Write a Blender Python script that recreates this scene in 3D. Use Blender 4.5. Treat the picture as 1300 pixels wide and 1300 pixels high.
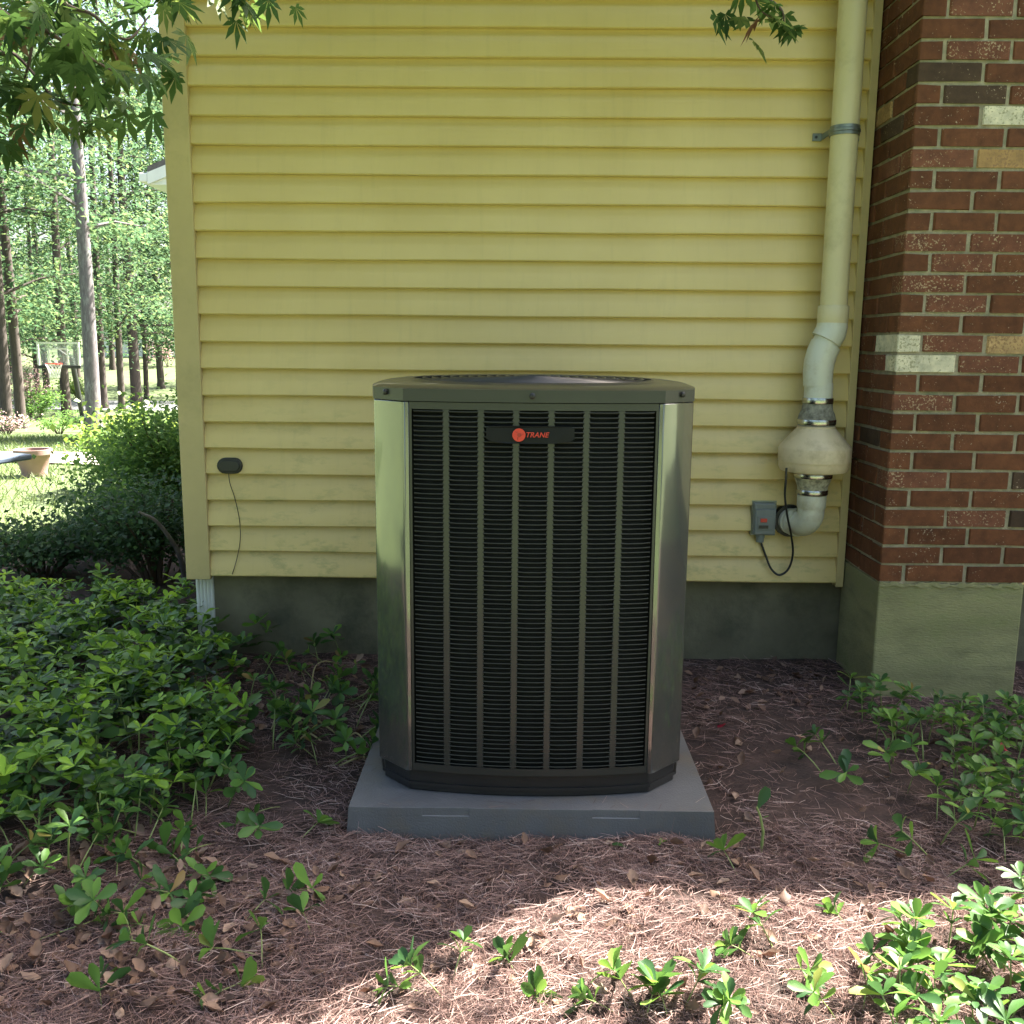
import bpy, math, random
import numpy as np
from mathutils import Vector, Matrix

random.seed(11); rng = np.random.default_rng(11)
scene = bpy.context.scene
for o in list(bpy.data.objects): bpy.data.objects.remove(o)
COL = scene.collection
R = math.radians

# ------------------------------------------------------------------ camera
F = 1220.0; H = 1.22; D = 3.6                      # focal length (photo px), eye height, wall distance
a = np.array([590-650, 7000, F]); a = a/np.linalg.norm(a)
b = np.array([15.0, 0, F]); b[1] = -(a[0]*b[0]+a[2]*b[2])/a[1]; b = b/np.linalg.norm(b)
r_ = np.cross(a, b)
CW = np.array([r_, b, -a])                          # camera (x right, y down, z forward) -> world
CAMPOS = np.array([0, -D, H])
cam = bpy.data.cameras.new('camera'); camo = bpy.data.objects.new('camera', cam); COL.objects.link(camo)
cam.sensor_width = 36; cam.lens = F/1300*36; cam.clip_start = 0.05; cam.clip_end = 2000
rot = Matrix([[CW[i][0], -CW[i][1], -CW[i][2]] for i in range(3)])
camo.matrix_world = Matrix.Translation(CAMPOS) @ rot.to_4x4()
scene.camera = camo

# ------------------------------------------------------------------ sky, sun, exposure
SUN_AZ, SUN_EL = R(52), R(52)                       # azimuth from +Y (behind the house) towards +X
sdir = Vector((math.sin(SUN_AZ)*math.cos(SUN_EL), math.cos(SUN_AZ)*math.cos(SUN_EL), math.sin(SUN_EL)))
w = bpy.data.worlds.new('World'); scene.world = w; w.use_nodes = True
nt = w.node_tree; bg = nt.nodes['Background']
sky = nt.nodes.new('ShaderNodeTexSky'); sky.sky_type = 'NISHITA'; sky.sun_disc = False
sky.sun_elevation = SUN_EL; sky.sun_rotation = SUN_AZ; sky.air_density = 1.0; sky.dust_density = 5.0; sky.ozone_density = .3
nt.links.new(sky.outputs[0], bg.inputs[0]); bg.inputs[1].default_value = 0.072
sl = bpy.data.lights.new('sun', 'SUN'); sl.energy = 5.0; sl.angle = R(0.55); sl.color = (1, .95, .86)
so = bpy.data.objects.new('sun', sl); COL.objects.link(so)
so.rotation_euler = sdir.to_track_quat('Z', 'Y').to_euler(); so.location = (6, 6, 12)
vs = scene.view_settings; vs.view_transform = 'Standard'; vs.look = 'None'; vs.gamma = 1; vs.use_curve_mapping = False
vs.exposure = 3.05
scene.render.engine = 'CYCLES'
try:
    scene.cycles.max_bounces = 6; scene.cycles.transparent_max_bounces = 6
except Exception: pass

# ------------------------------------------------------------------ photo pixel -> direction
def ray(px, py): return CW @ np.array([px-650.0, py-650.0, F])
def at(px, py, y):                                  # point on the plane Y = y
    v = ray(px, py); t = (y+D)/v[1]; return Vector(CAMPOS+v*t)
def gnd(px, py, z=0.0):
    v = ray(px, py); t = (z-H)/v[2]; return Vector(CAMPOS+v*t)
def proj(P):
    c = (np.asarray(P)-CAMPOS) @ CW
    return 650+F*c[..., 0]/c[..., 2], 650+F*c[..., 1]/c[..., 2], c[..., 2]

# ------------------------------------------------------------------ materials
MATS = {}
def _mat(name):
    m = bpy.data.materials.new(name); m.use_nodes = True
    n = m.node_tree.nodes; l = m.node_tree.links
    return m, n, l, n['Principled BSDF'], n['Material Output']
def noise(n, l, scale, detail=4, vec=None, rough=.55):
    t = n.new('ShaderNodeTexNoise'); t.inputs['Scale'].default_value = scale; t.inputs['Detail'].default_value = detail
    t.inputs['Roughness'].default_value = rough
    if vec is not None: l.new(vec, t.inputs['Vector'])
    return t
def ramp(n, l, fac, stops):
    c = n.new('ShaderNodeValToRGB'); e = c.color_ramp.elements
    while len(e) > 1: e.remove(e[-1])
    e[0].position = stops[0][0]; e[0].color = (*stops[0][1], 1)
    for p, col in stops[1:]:
        k = e.new(p); k.color = (*col, 1)
    l.new(fac, c.inputs[0]); return c
def coords(n, l, sc=(1, 1, 1), obj=True):
    tc = n.new('ShaderNodeTexCoord'); mp = n.new('ShaderNodeMapping'); mp.inputs['Scale'].default_value = sc
    l.new(tc.outputs['Object'], mp.inputs['Vector']); return mp.outputs[0]
def bump(n, l, p, fac, strength, dist=.01):
    bn = n.new('ShaderNodeBump'); bn.inputs['Strength'].default_value = strength; bn.inputs['Distance'].default_value = dist
    l.new(fac, bn.inputs['Height']); l.new(bn.outputs[0], p.inputs['Normal']); return bn
def mixc(n, l, fac, A, B, mode='MIX'):
    m = n.new('ShaderNodeMix'); m.data_type = 'RGBA'; m.blend_type = mode
    if isinstance(fac, (int, float)): m.inputs[0].default_value = fac
    else: l.new(fac, m.inputs[0])
    for i, c in ((6, A), (7, B)):
        if isinstance(c, tuple): m.inputs[i].default_value = (*c, 1)
        else: l.new(c, m.inputs[i])
    return m.outputs[2]
def mat(name, col, rough=.5, var=.15, scale=8, bmp=0, bscale=60, metallic=0, coat=0, sc=(1, 1, 1), spec=.5, dirt=None, dscale=3, crough=.1):
    if name in MATS: return MATS[name]
    m, n, l, p, o = _mat(name); v = coords(n, l, sc)
    t = noise(n, l, scale, 5, v)
    c = ramp(n, l, t.outputs[0], [(.3, tuple(x*(1-var) for x in col)), (.7, tuple(min(1, x*(1+var)) for x in col))])
    out = c.outputs[0]
    if dirt:
        d = noise(n, l, dscale, 8, v, .7); dr = ramp(n, l, d.outputs[0], [(.5, (0, 0, 0)), (.72, (1, 1, 1))])
        out = mixc(n, l, dr.outputs[0], out, dirt)
    l.new(out, p.inputs['Base Color'])
    p.inputs['Roughness'].default_value = rough; p.inputs['Metallic'].default_value = metallic
    p.inputs['Specular IOR Level'].default_value = spec
    p.inputs['Coat Weight'].default_value = coat; p.inputs['Coat Roughness'].default_value = crough
    if bmp:
        t2 = noise(n, l, bscale, 6, v); bump(n, l, p, t2.outputs[0], bmp, .004)
    MATS[name] = m; return m
def leafmat(name, stops, rough=.4, trans=.35, tcol=None, spec=.5, obj=False):
    """leaf: colour picked per leaf (attribute rnd or object random), light passes through"""
    m, n, l, p, o = _mat(name)
    if obj:
        oi = n.new('ShaderNodeObjectInfo'); fac = oi.outputs['Random']
    else:
        at_ = n.new('ShaderNodeAttribute'); at_.attribute_name = 'rnd'; fac = at_.outputs['Fac']
    c = ramp(n, l, fac, stops); l.new(c.outputs[0], p.inputs['Base Color'])
    p.inputs['Roughness'].default_value = rough; p.inputs['Specular IOR Level'].default_value = spec
    tr = n.new('ShaderNodeBsdfTranslucent')
    hs = n.new('ShaderNodeHueSaturation'); hs.inputs['Hue'].default_value = .485; hs.inputs['Saturation'].default_value = 1.0; hs.inputs['Value'].default_value = 1.9
    l.new(c.outputs[0], hs.inputs['Color']); l.new(hs.outputs[0], tr.inputs['Color'])
    mx = n.new('ShaderNodeMixShader'); mx.inputs[0].default_value = trans
    l.new(p.outputs[0], mx.inputs[1]); l.new(tr.outputs[0], mx.inputs[2]); l.new(mx.outputs[0], o.inputs['Surface'])
    MATS[name] = m; return m

def siding_mat():
    m, n, l, p, o = _mat('vinyl_siding'); v = coords(n, l)
    t = noise(n, l, 2.2, 5, v)
    base = ramp(n, l, t.outputs[0], [(.3, (.60, .462, .180)), (.7, (.67, .528, .218))])
    vs_ = coords(n, l, (9, 1, .9)); st = noise(n, l, 3, 7, vs_, .7)            # rain streaks
    sr = ramp(n, l, st.outputs[0], [(.52, (0, 0, 0)), (.85, (.22, .22, .22))])
    c1 = mixc(n, l, sr.outputs[0], base.outputs[0], (.30, .26, .12))
    tc = n.new('ShaderNodeTexCoord'); sp = n.new('ShaderNodeSeparateXYZ'); l.new(tc.outputs['Object'], sp.inputs[0])
    gr = n.new('ShaderNodeMapRange'); gr.inputs[1].default_value = 1.3; gr.inputs[2].default_value = .3; l.new(sp.outputs[2], gr.inputs[0])
    al = noise(n, l, 9, 8, coords(n, l, (1, 1, 2.5)), .7); ar = ramp(n, l, al.outputs[0], [(.52, (0, 0, 0)), (.75, (.8, .8, .8))])
    mm = n.new('ShaderNodeMath'); mm.operation = 'MULTIPLY'; l.new(gr.outputs[0], mm.inputs[0]); l.new(ar.outputs[0], mm.inputs[1])
    c2 = mixc(n, l, mm.outputs[0], c1, (.17, .20, .06))                         # algae low on the wall
    sp_ = noise(n, l, 170, 2, v); sr_ = ramp(n, l, sp_.outputs[0], [(.80, (0, 0, 0)), (.83, (1, 1, 1))])
    c3 = mixc(n, l, sr_.outputs[0], c2, (.08, .07, .04))                        # fly specks
    l.new(c3, p.inputs['Base Color']); p.inputs['Roughness'].default_value = .42
    g = noise(n, l, 40, 6, coords(n, l, (.12, 1, 3)), .6); bump(n, l, p, g.outputs[0], .12, .003)
    MATS['siding'] = m; return m
def brick_mat(name, A, B, speck=None, amt=.62):
    m, n, l, p, o = _mat(name)
    oi = n.new('ShaderNodeObjectInfo'); c = ramp(n, l, oi.outputs['Random'], [(0, A), (1, B)])
    v = coords(n, l); ad = n.new('ShaderNodeVectorMath'); ad.operation = 'ADD'; l.new(v, ad.inputs[0]); l.new(oi.outputs['Location'], ad.inputs[1])
    t = noise(n, l, 22, 7, ad.outputs[0], .7)
    hv = ramp(n, l, t.outputs[0], [(.3, (.62, .62, .62)), (.7, (1.25, 1.2, 1.15))])
    c1 = mixc(n, l, 1.0, c.outputs[0], hv.outputs[0], 'MULTIPLY')
    s = noise(n, l, 150, 3, ad.outputs[0]); pr = noise(n, l, 9, 3, ad.outputs[0])
    mm = n.new('ShaderNodeMath'); mm.operation = 'MULTIPLY_ADD'; mm.inputs[1].default_value = .45; l.new(pr.outputs[0], mm.inputs[0]); l.new(s.outputs[0], mm.inputs[2])
    sr = ramp(n, l, mm.outputs[0], [(amt+.22, (0, 0, 0)), (amt+.27, (1, 1, 1))])
    c2 = mixc(n, l, sr.outputs[0], c1, speck or (.36, .27, .18))
    l.new(c2, p.inputs['Base Color']); p.inputs['Roughness'].default_value = .85; p.inputs['Specular IOR Level'].default_value = .25
    bump(n, l, p, t.outputs[0], .6, .004); MATS[name] = m; return m
def glass_mat():
    m, n, l, p, o = _mat('clear_panel'); p.inputs['Base Color'].default_value = (.9, .95, .95, 1); p.inputs['Roughness'].default_value = .05
    p.inputs['Transmission Weight'].default_value = .9; p.inputs['IOR'].default_value = 1.1; MATS['glass'] = m; return m

M_siding = siding_mat()
M_trim = mat('painted_trim', (.50, .40, .185), .45, .08, 4, .1, 90, dirt=(.36, .30, .13), dscale=2.5)
M_found = mat('concrete_foundation', (.135, .124, .075), .9, .3, 5, .5, 120, dirt=(.055, .06, .035), dscale=4)
M_conc = mat('parged_concrete', (.23, .22, .10), .9, .28, 6, .8, 60, sc=(1, 1, 3), dirt=(.13, .145, .05), dscale=3)
M_mortar = mat('mortar', (.29, .25, .16), .95, .25, 30, .9, 160, dirt=(.16, .17, .10), dscale=12)
M_brick = brick_mat('brick_red', (.100, .038, .016), (.145, .056, .024), amt=.70)
M_brickdark = brick_mat('brick_dark', (.055, .034, .02), (.075, .046, .027), amt=.70)
M_brickspeck = brick_mat('brick_flecked', (.135, .052, .028), (.16, .064, .035), (.34, .24, .14), amt=.61)
M_brickcream = brick_mat('brick_cream', (.55, .52, .36), (.60, .56, .40), (.30, .28, .17), amt=.6)
M_bricktan = brick_mat('brick_tan', (.36, .22, .09), (.42, .28, .13), (.25, .15, .07), amt=.55)
M_ac = mat('ac_paint', (.025, .0265, .023), .36, .08, 3, .05, 200, coat=.25, crough=.15, spec=.4)
M_acgloss = mat('ac_paint_gloss', (.034, .038, .033), .25, .10, 5, .06, 260, coat=1.0, crough=.09, spec=.6, dirt=(.060, .055, .042), dscale=9)
M_acgloss.node_tree.nodes['Principled BSDF'].inputs['Coat IOR'].default_value = 2.05
M_aclv = mat('ac_louver_paint', (.032, .034, .027), .6, .15, 12, spec=.25)
M_acdark = mat('ac_coil', (.006, .007, .006), .7, .3, 40, .2, 200, spec=.2)
M_pan = mat('ac_base_pan', (.012, .011, .0105), .42, .2, 10, .1, 100)
M_black = mat('black_plastic', (.016, .018, .017), .42, .2, 20, .1, 200)
M_badge = mat('badge_black', (.009, .010, .009), .6, .1, 20, spec=.2)
M_red = mat('badge_red', (.55, .035, .02), .4, .05, 20)
M_reddark = mat('badge_dark_red', (.30, .02, .012), .4, .05, 20)
M_pad = mat('pad_plastic', (.105, .105, .105), .5, .15, 7, .4, 220, dirt=(.125, .105, .08), dscale=6)
M_pvc = mat('painted_pvc', (.55, .48, .27), .4, .05, 6, .05, 80, dirt=(.38, .33, .18), dscale=5)
M_pvcw = mat('bare_pvc', (.56, .56, .44), .35, .06, 6, 0, dirt=(.40, .36, .22), dscale=9)
M_fan = mat('fan_housing', (.60, .49, .29), .45, .06, 8, .05, 120, dirt=(.36, .28, .15), dscale=8)
M_boot = mat('mildewed_rubber', (.20, .19, .14), .8, .55, 60, .6, 120)
M_bootw = mat('mildewed_pale_rubber', (.36, .34, .24), .8, .6, 70, .6, 120)
M_steel = mat('stainless_clamp', (.45, .45, .42), .25, .15, 20, metallic=1)
M_galv = mat('galvanised', (.20, .22, .20), .4, .25, 30, metallic=.7)
M_box = mat('grey_box', (.17, .19, .18), .5, .12, 20, .1, 150)
M_white = mat('white_vinyl', (.62, .63, .58), .5, .06, 4, .05, 60)
M_roof = mat('roof_shingle', (.10, .09, .085), .9, .3, 20, .5, 60)
M_soil = mat('mulch', (.044, .025, .019), .95, .45, 14, 1.0, 90, dirt=(.020, .013, .010), dscale=2.6)
M_asphalt = mat('driveway_asphalt', (.20, .20, .20), .9, .15, 4, .3, 90)
M_pav = mat('paving', (.38, .31, .28), .85, .15, 3, .3, 40)
M_terra = mat('terracotta', (.32, .20, .17), .8, .12, 7, .2, 60)
M_bark = mat('dark_bark', (.060, .047, .040), .95, .4, 10, 1.0, 30, sc=(4, 4, .6))
M_barkg = mat('grey_bark', (.115, .10, .105), .9, .25, 9, .9, 30, sc=(3, 3, .7), dirt=(.26, .26, .25), dscale=5)
M_twig = mat('twig', (.07, .045, .03), .8, .2, 20)
M_slate = mat('table_top', (.10, .13, .18), .35, .1, 6)
M_stem = mat('green_stem', (.20, .25, .075), .5, .15, 30)
M_stemdry = mat('pale_runner', (.34, .30, .14), .6, .15, 30)
M_glass = glass_mat()
M_lawn = mat('lawn', (.075, .105, .034), .9, .3, 1.3, .8, 60, dirt=(.10, .13, .035), dscale=.6)
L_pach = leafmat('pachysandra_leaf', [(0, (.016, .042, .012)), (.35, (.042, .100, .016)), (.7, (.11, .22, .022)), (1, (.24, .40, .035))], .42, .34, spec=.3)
L_pacho = leafmat('pachysandra_leaf_single', [(0, (.028, .075, .024)), (.5, (.058, .135, .026)), (.965, (.13, .25, .04)), (.985, (.24, .25, .06)), (1, (.22, .14, .05))], .45, .28, spec=.3, obj=True)
L_maple = leafmat('maple_leaf', [(0, (.022, .050, .014)), (.6, (.040, .085, .018)), (.94, (.06, .11, .022)), (1, (.11, .07, .03))], .6, .42, spec=.2)
L_mapleo = leafmat('maple_leaf_single', [(0, (.026, .060, .016)), (.6, (.050, .10, .022)), (.88, (.085, .12, .028)), (.95, (.12, .10, .035)), (1, (.15, .075, .04))], .6, .45, spec=.2, obj=True)
L_tree = leafmat('woodland_leaf', [(0, (.034, .072, .038)), (.6, (.055, .105, .048)), (1, (.105, .15, .055))], .75, .5, spec=.1)
L_shrub = leafmat('shrub_leaf', [(0, (.048, .11, .028)), (.6, (.085, .17, .038)), (1, (.15, .24, .05))], .65, .48, spec=.2)
L_shrubd = leafmat('dark_shrub_leaf', [(0, (.018, .048, .018)), (.7, (.038, .085, .026)), (.93, (.065, .12, .035)), (1, (.16, .09, .03))], .6, .35, spec=.25)
L_shruby = leafmat('yellow_shrub_leaf', [(0, (.09, .17, .03)), (.6, (.16, .26, .04)), (1, (.28, .34, .05))], .45, .4)
L_pink = leafmat('pink_blossom', [(0, (.42, .24, .24)), (.45, (.50, .33, .33)), (.55, (.09, .14, .05)), (1, (.10, .16, .05))], .6, .25)
L_dry = leafmat('dead_leaf', [(0, (.075, .040, .024)), (.6, (.16, .09, .055)), (1, (.29, .20, .14))], .7, .12)
L_needle = leafmat('pine_needle', [(0, (.050, .027, .021)), (.42, (.135, .073, .057)), (.78, (.30, .185, .155)), (1, (.46, .35, .30))], .6, .08)
L_grass = leafmat('grass_blade', [(0, (.050, .085, .026)), (.6, (.075, .12, .034)), (1, (.14, .17, .06))], .5, .35)
L_redleaf = leafmat('red_leaf', [(0, (.40, .02, .03)), (1, (.45, .03, .05))], .5, .2, obj=True)

# ------------------------------------------------------------------ mesh building
def wloc(o):
    v = Vector((0, 0, 0))
    while o is not None: v += o.location; o = o.parent
    return v
class MB:
    def __init__(s): s.v = []; s.f = []
    def add(s, vs_, fs):
        k = len(s.v); s.v += [tuple(v) for v in vs_]; s.f += [tuple(i+k for i in f) for f in fs]; return s
    def box(s, x0, x1, y0, y1, z0, z1):
        return s.add([(x0,y0,z0),(x1,y0,z0),(x1,y1,z0),(x0,y1,z0),(x0,y0,z1),(x1,y0,z1),(x1,y1,z1),(x0,y1,z1)],
                     [(3,2,1,0),(4,5,6,7),(0,1,5,4),(1,2,6,5),(2,3,7,6),(3,0,4,7)])
    def prism(s, poly, z0, z1):
        n = len(poly)
        return s.add([(x,y,z0) for x,y in poly]+[(x,y,z1) for x,y in poly],
                     [tuple(range(n-1,-1,-1)), tuple(range(n,2*n))]+[(i,(i+1)%n,n+(i+1)%n,n+i) for i in range(n)])
    def extrude_x(s, prof, x0, x1):                 # profile in (y, z)
        n = len(prof)
        return s.add([(x0,y,z) for y,z in prof]+[(x1,y,z) for y,z in prof],
                     [tuple(range(n)), tuple(range(2*n-1,n-1,-1))]+[(i,n+i,n+(i+1)%n,(i+1)%n) for i in range(n)])
    def tube(s, pts, rad, n=8, cap=True):
        pts = [Vector(p) for p in pts]; rad = [rad]*len(pts) if isinstance(rad, (int, float)) else rad
        ref = Vector((0.13, 0.21, 1)) if abs((pts[-1]-pts[0]).normalized().z) < .9 else Vector((1, .2, 0))
        V = []; k = len(pts)
        for i, p in enumerate(pts):
            t = (pts[min(i+1,k-1)]-pts[max(i-1,0)]).normalized(); u = t.cross(ref).normalized(); w_ = t.cross(u)
            V += [p+(u*math.cos(2*math.pi*j/n)+w_*math.sin(2*math.pi*j/n))*rad[i] for j in range(n)]
        Fs = [(i*n+j, i*n+(j+1)%n, (i+1)*n+(j+1)%n, (i+1)*n+j) for i in range(k-1) for j in range(n)]
        if cap: Fs += [tuple(range(n-1,-1,-1)), tuple((k-1)*n+j for j in range(n))]
        return s.add(V, Fs)
    def lathe(s, prof, c=(0,0,0), n=32):            # profile (r, z) about the z axis at c
        k = len(prof); V = [(c[0]+r*math.cos(2*math.pi*j/n), c[1]+r*math.sin(2*math.pi*j/n), c[2]+z) for r,z in prof for j in range(n)]
        Fs = [(i*n+j, i*n+(j+1)%n, (i+1)*n+(j+1)%n, (i+1)*n+j) for i in range(k-1) for j in range(n)]
        Fs += [tuple(range(n-1,-1,-1)), tuple((k-1)*n+j for j in range(n))]
        return s.add(V, Fs)
    def build(s, name, m, parent=None, smooth=None, bev=0, origin=None, seg=2):
        off = wloc(parent) if parent is not None else Vector((0,0,0))
        org = Vector(origin) if origin is not None else off
        me = bpy.data.meshes.new(name); me.from_pydata([tuple(Vector(v)-org) for v in s.v], [], s.f); me.update()
        me.materials.append(m)
        if smooth:
            me.shade_smooth(); me.set_sharp_from_angle(angle=R(smooth))
        o = bpy.data.objects.new(name, me); COL.objects.link(o)
        o.location = org-off
        if parent is not None: o.parent = parent
        if bev:
            md = o.modifiers.new('bevel', 'BEVEL'); md.width = bev; md.segments = seg; md.limit_method = 'ANGLE'
        return o
def tag(o, label, cat=None, group=None, kind=None):
    if label: o['label'] = label
    if cat: o['category'] = cat
    if group: o['group'] = group
    if kind: o['kind'] = kind
    return o
def thing(name, loc, label, cat, group=None):
    o = bpy.data.objects.new(name, None); COL.objects.link(o); o.location = loc; o.empty_display_size = .1
    return tag(o, label, cat, group)
def inst(name, mesh, parent, loc=(0,0,0), rotm=None, sc=1.0):
    o = bpy.data.objects.new(name, mesh); COL.objects.link(o); o.parent = parent
    m = Matrix.Translation(Vector(loc)) @ (rotm.to_4x4() if rotm is not None else Matrix.Identity(4)) @ Matrix.Scale(sc, 4)
    o.matrix_basis = m; return o
def npmesh(name, V, Fc, m, rnd=None, parent=None, smooth=False):
    """V (n,3), Fc (m,k) all faces with k corners"""
    me = bpy.data.meshes.new(name); nv = len(V); nf, k = Fc.shape
    me.vertices.add(nv); me.vertices.foreach_set('co', V.astype(np.float32).ravel())
    me.loops.add(nf*k); me.loops.foreach_set('vertex_index', Fc.astype(np.int32).ravel())
    me.polygons.add(nf); me.polygons.foreach_set('loop_start', np.arange(0, nf*k, k, dtype=np.int32))
    if smooth: me.polygons.foreach_set('use_smooth', np.ones(nf, dtype=bool))
    me.update(calc_edges=True)
    if rnd is not None:
        at_ = me.attributes.new('rnd', 'FLOAT', 'POINT'); at_.data.foreach_set('value', rnd.astype(np.float32))
    me.materials.append(m); o = bpy.data.objects.new(name, me); COL.objects.link(o)
    if parent is not None: o.parent = parent
    return o
def rotmats(n, up=0.0, yaw=None, tilt=None):
    """random rotations: yaw about z after a tilt about x"""
    yaw = rng.uniform(0, 2*np.pi, n) if yaw is None else yaw
    tilt = rng.normal(up, .6, n) if tilt is None else tilt
    roll = rng.normal(0, .4, n)
    def rx(t): z=np.zeros_like(t); o=np.ones_like(t); return np.stack([np.stack([o,z,z],-1),np.stack([z,np.cos(t),-np.sin(t)],-1),np.stack([z,np.sin(t),np.cos(t)],-1)],-2)
    def ry(t): z=np.zeros_like(t); o=np.ones_like(t); return np.stack([np.stack([np.cos(t),z,np.sin(t)],-1),np.stack([z,o,z],-1),np.stack([-np.sin(t),z,np.cos(t)],-1)],-2)
    def rz(t): z=np.zeros_like(t); o=np.ones_like(t); return np.stack([np.stack([np.cos(t),-np.sin(t),z],-1),np.stack([np.sin(t),np.cos(t),z],-1),np.stack([z,z,o],-1)],-2)
    return rz(yaw) @ rx(tilt) @ ry(roll)
def scatter(tv, tf, P, Rm, S):
    n = len(P); k = len(tv)
    V = np.einsum('nij,kj->nki', Rm, tv)*np.asarray(S).reshape(n, 1, 1)+P[:, None, :]
    Fc = (tf[None]+np.arange(n)[:, None, None]*k).reshape(-1, tf.shape[1])
    return V.reshape(-1, 3), Fc

# leaf templates: length 1 along +y from the base
def grid_leaf(prof, curl, fold, n=5):
    v = []; f = []
    for i in range(n):
        t = i/(n-1); wd = prof(t); z = curl*t*t
        v += [(-wd, t, z+fold*wd), (0, t, z), (wd, t, z+fold*wd)]
    for i in range(n-1):
        for j in (0, 1): q = i*3+j; f.append((q, q+1, q+4, q+3))
    return np.array(v, float), np.array(f)
PACH = [grid_leaf(lambda t: [.025, .07, .17, .225, .10][round(t*4)], -.18, .35), grid_leaf(lambda t: [.02, .06, .15, .20, .07][round(t*4)], -.32, .25),
        grid_leaf(lambda t: [.03, .09, .20, .25, .13][round(t*4)], .05, .3)]
def maple_leaf(tr):
    v = [(0, 0, 0)]; f = []
    for k, (ang, ln) in enumerate([(-105, .38), (-68, .62), (-34, .86), (0, 1.0), (34, .86), (68, .62), (105, .38)]):
        an = R(ang); dx, dy = math.sin(an), math.cos(an); w_ = .125*(.6+.4*ln); zt = tr*ln*ln
        for q, s_, zz in ((.55, -1, .3), (1, 0, 1), (.55, 1, .3)):
            v.append((dx*ln*q+dy*s_*w_*1, dy*ln*q-dx*s_*w_, zt*zz))
        i = 1+k*3; f.append((0, i, i+1, i+2))
    return np.array(v), np.array(f)
MAPLE = [maple_leaf(-.45), maple_leaf(-.22)]
DIAM = (np.array([(0,0,0),(.32,.5,.08),(0,1,-.05),(-.32,.5,.08)], float), np.array([(0,1,2,3)]))

# ------------------------------------------------------------------ ground
def sstep(x, a_, b_): t = np.clip((x-a_)/(b_-a_), 0, 1); return t*t*(3-2*t)
def tz(x, y):                                       # terrain: flat by the house, falling to the driveway, rising beyond
    d = np.asarray(y, float)+D
    return -1.2*sstep(d, 8, 29)+1.5*sstep(d, 41, 70)+2.0*sstep(d, 70, 140)
def axis(lo, hi, dense_lo, dense_hi, step):
    mid = np.arange(dense_lo, dense_hi+1e-6, step); L = [mid]
    out = dense_hi; s = step; R_ = []
    while out < hi: s *= 1.35; out += s; R_.append(out)
    out = dense_lo; s = step; L_ = []
    while out > lo: s *= 1.35; out -= s; L_.append(out)
    return np.array(L_[::-1]+list(mid)+R_)
xs = axis(-600, 600, -30, 12, .7); ys = axis(-400, 900, -6, 75, .7)
XX, YY = np.meshgrid(xs, ys); ZZ = tz(XX, YY)-.012-.10*((XX > -2.6) & (XX < 3.4) & (YY > -2.4) & (YY < 2.0))
V = np.stack([XX, YY, ZZ], -1).reshape(-1, 3); nx = len(xs)
idx = np.arange(len(ys)*nx).reshape(len(ys), nx)
Fc = np.stack([idx[:-1,:-1], idx[:-1,1:], idx[1:,1:], idx[1:,:-1]], -1).reshape(-1, 4)
lawn = npmesh('lawn', V, Fc, M_lawn, smooth=True); tag(lawn, 'green lawn falling away past the house', kind='structure')

def hash2(x, y): return np.sin(x*7.3+np.sin(y*5.1))*.5+np.sin(x*17.1+1.3+np.sin(y*13.7)*1.7)*.3+np.sin(y*23.9+x*9.7)*.2
def in_bed(x, y):
    front = -3.1+.25*np.sin(x*1.7)
    left = -3.05+.12*np.sin(y*2.1)
    return (y > front) & (x > left) & (y < 2.6+.2*np.sin(x*3)) & (x < 4)
def mz(x, y): return .010-.020*np.exp(-np.clip(np.abs(np.asarray(x)-.03)-.47, 0, 9)**2/.02-np.clip(np.abs(np.asarray(y)+.87)-.48, 0, 9)**2/.02)+.010*hash2(np.asarray(x)*1.0, np.asarray(y)*1.0)+.006*hash2(np.asarray(x)*3.1, np.asarray(y)*2.7)
bx = np.arange(-3.25, 4.01, .06); by = np.arange(-3.45, 2.9, .06)
XX, YY = np.meshgrid(bx, by); inside = in_bed(XX, YY)
ZZ = np.where(inside, mz(XX, YY), -.03)
V = np.stack([XX, YY, ZZ], -1).reshape(-1, 3); nx = len(bx); idx = np.arange(len(by)*nx).reshape(len(by), nx)
Fc = np.stack([idx[:-1,:-1], idx[:-1,1:], idx[1:,1:], idx[1:,:-1]], -1).reshape(-1, 4)
keep = inside.reshape(-1)[Fc].any(1)
bed = npmesh('mulch_bed', V, Fc[keep], M_soil, smooth=True); tag(bed, 'brown mulch bed covered in pine needles along the house', kind='structure')

# driveway (curving strip beyond the hoop) and a patch of paving
def strip(name, pts, wd, m, label, lift=.006):
    mb = MB(); n = len(pts); L = []
    for i, p in enumerate(pts):
        t = (Vector(pts[min(i+1,n-1)])-Vector(pts[max(i-1,0)])).normalized(); nrm = Vector((-t.y, t.x))
        for k in range(5):
            q = Vector(p)+nrm*wd*(k/4-.5); L.append((q.x, q.y, float(tz(q.x, q.y))+lift))
    fs = [(i*5+k, (i+1)*5+k, (i+1)*5+k+1, i*5+k+1) for i in range(n-1) for k in range(4)]
    mb.add(L, fs); return tag(mb.build(name, m, smooth=60), label, kind='structure')
strip('driveway', [(x, 33.2+.03*(x+12)**2*.15) for x in np.arange(-60, 14, 1.0)], 5.5, M_asphalt, 'pale asphalt driveway crossing the lawn beyond the hoop')
strip('paving', [(x, 6.6+.35*math.sin(x*.8)) for x in np.arange(-9, -1.3, .35)], 1.3, M_pav, 'pinkish paved path by the terracotta planter')

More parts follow.
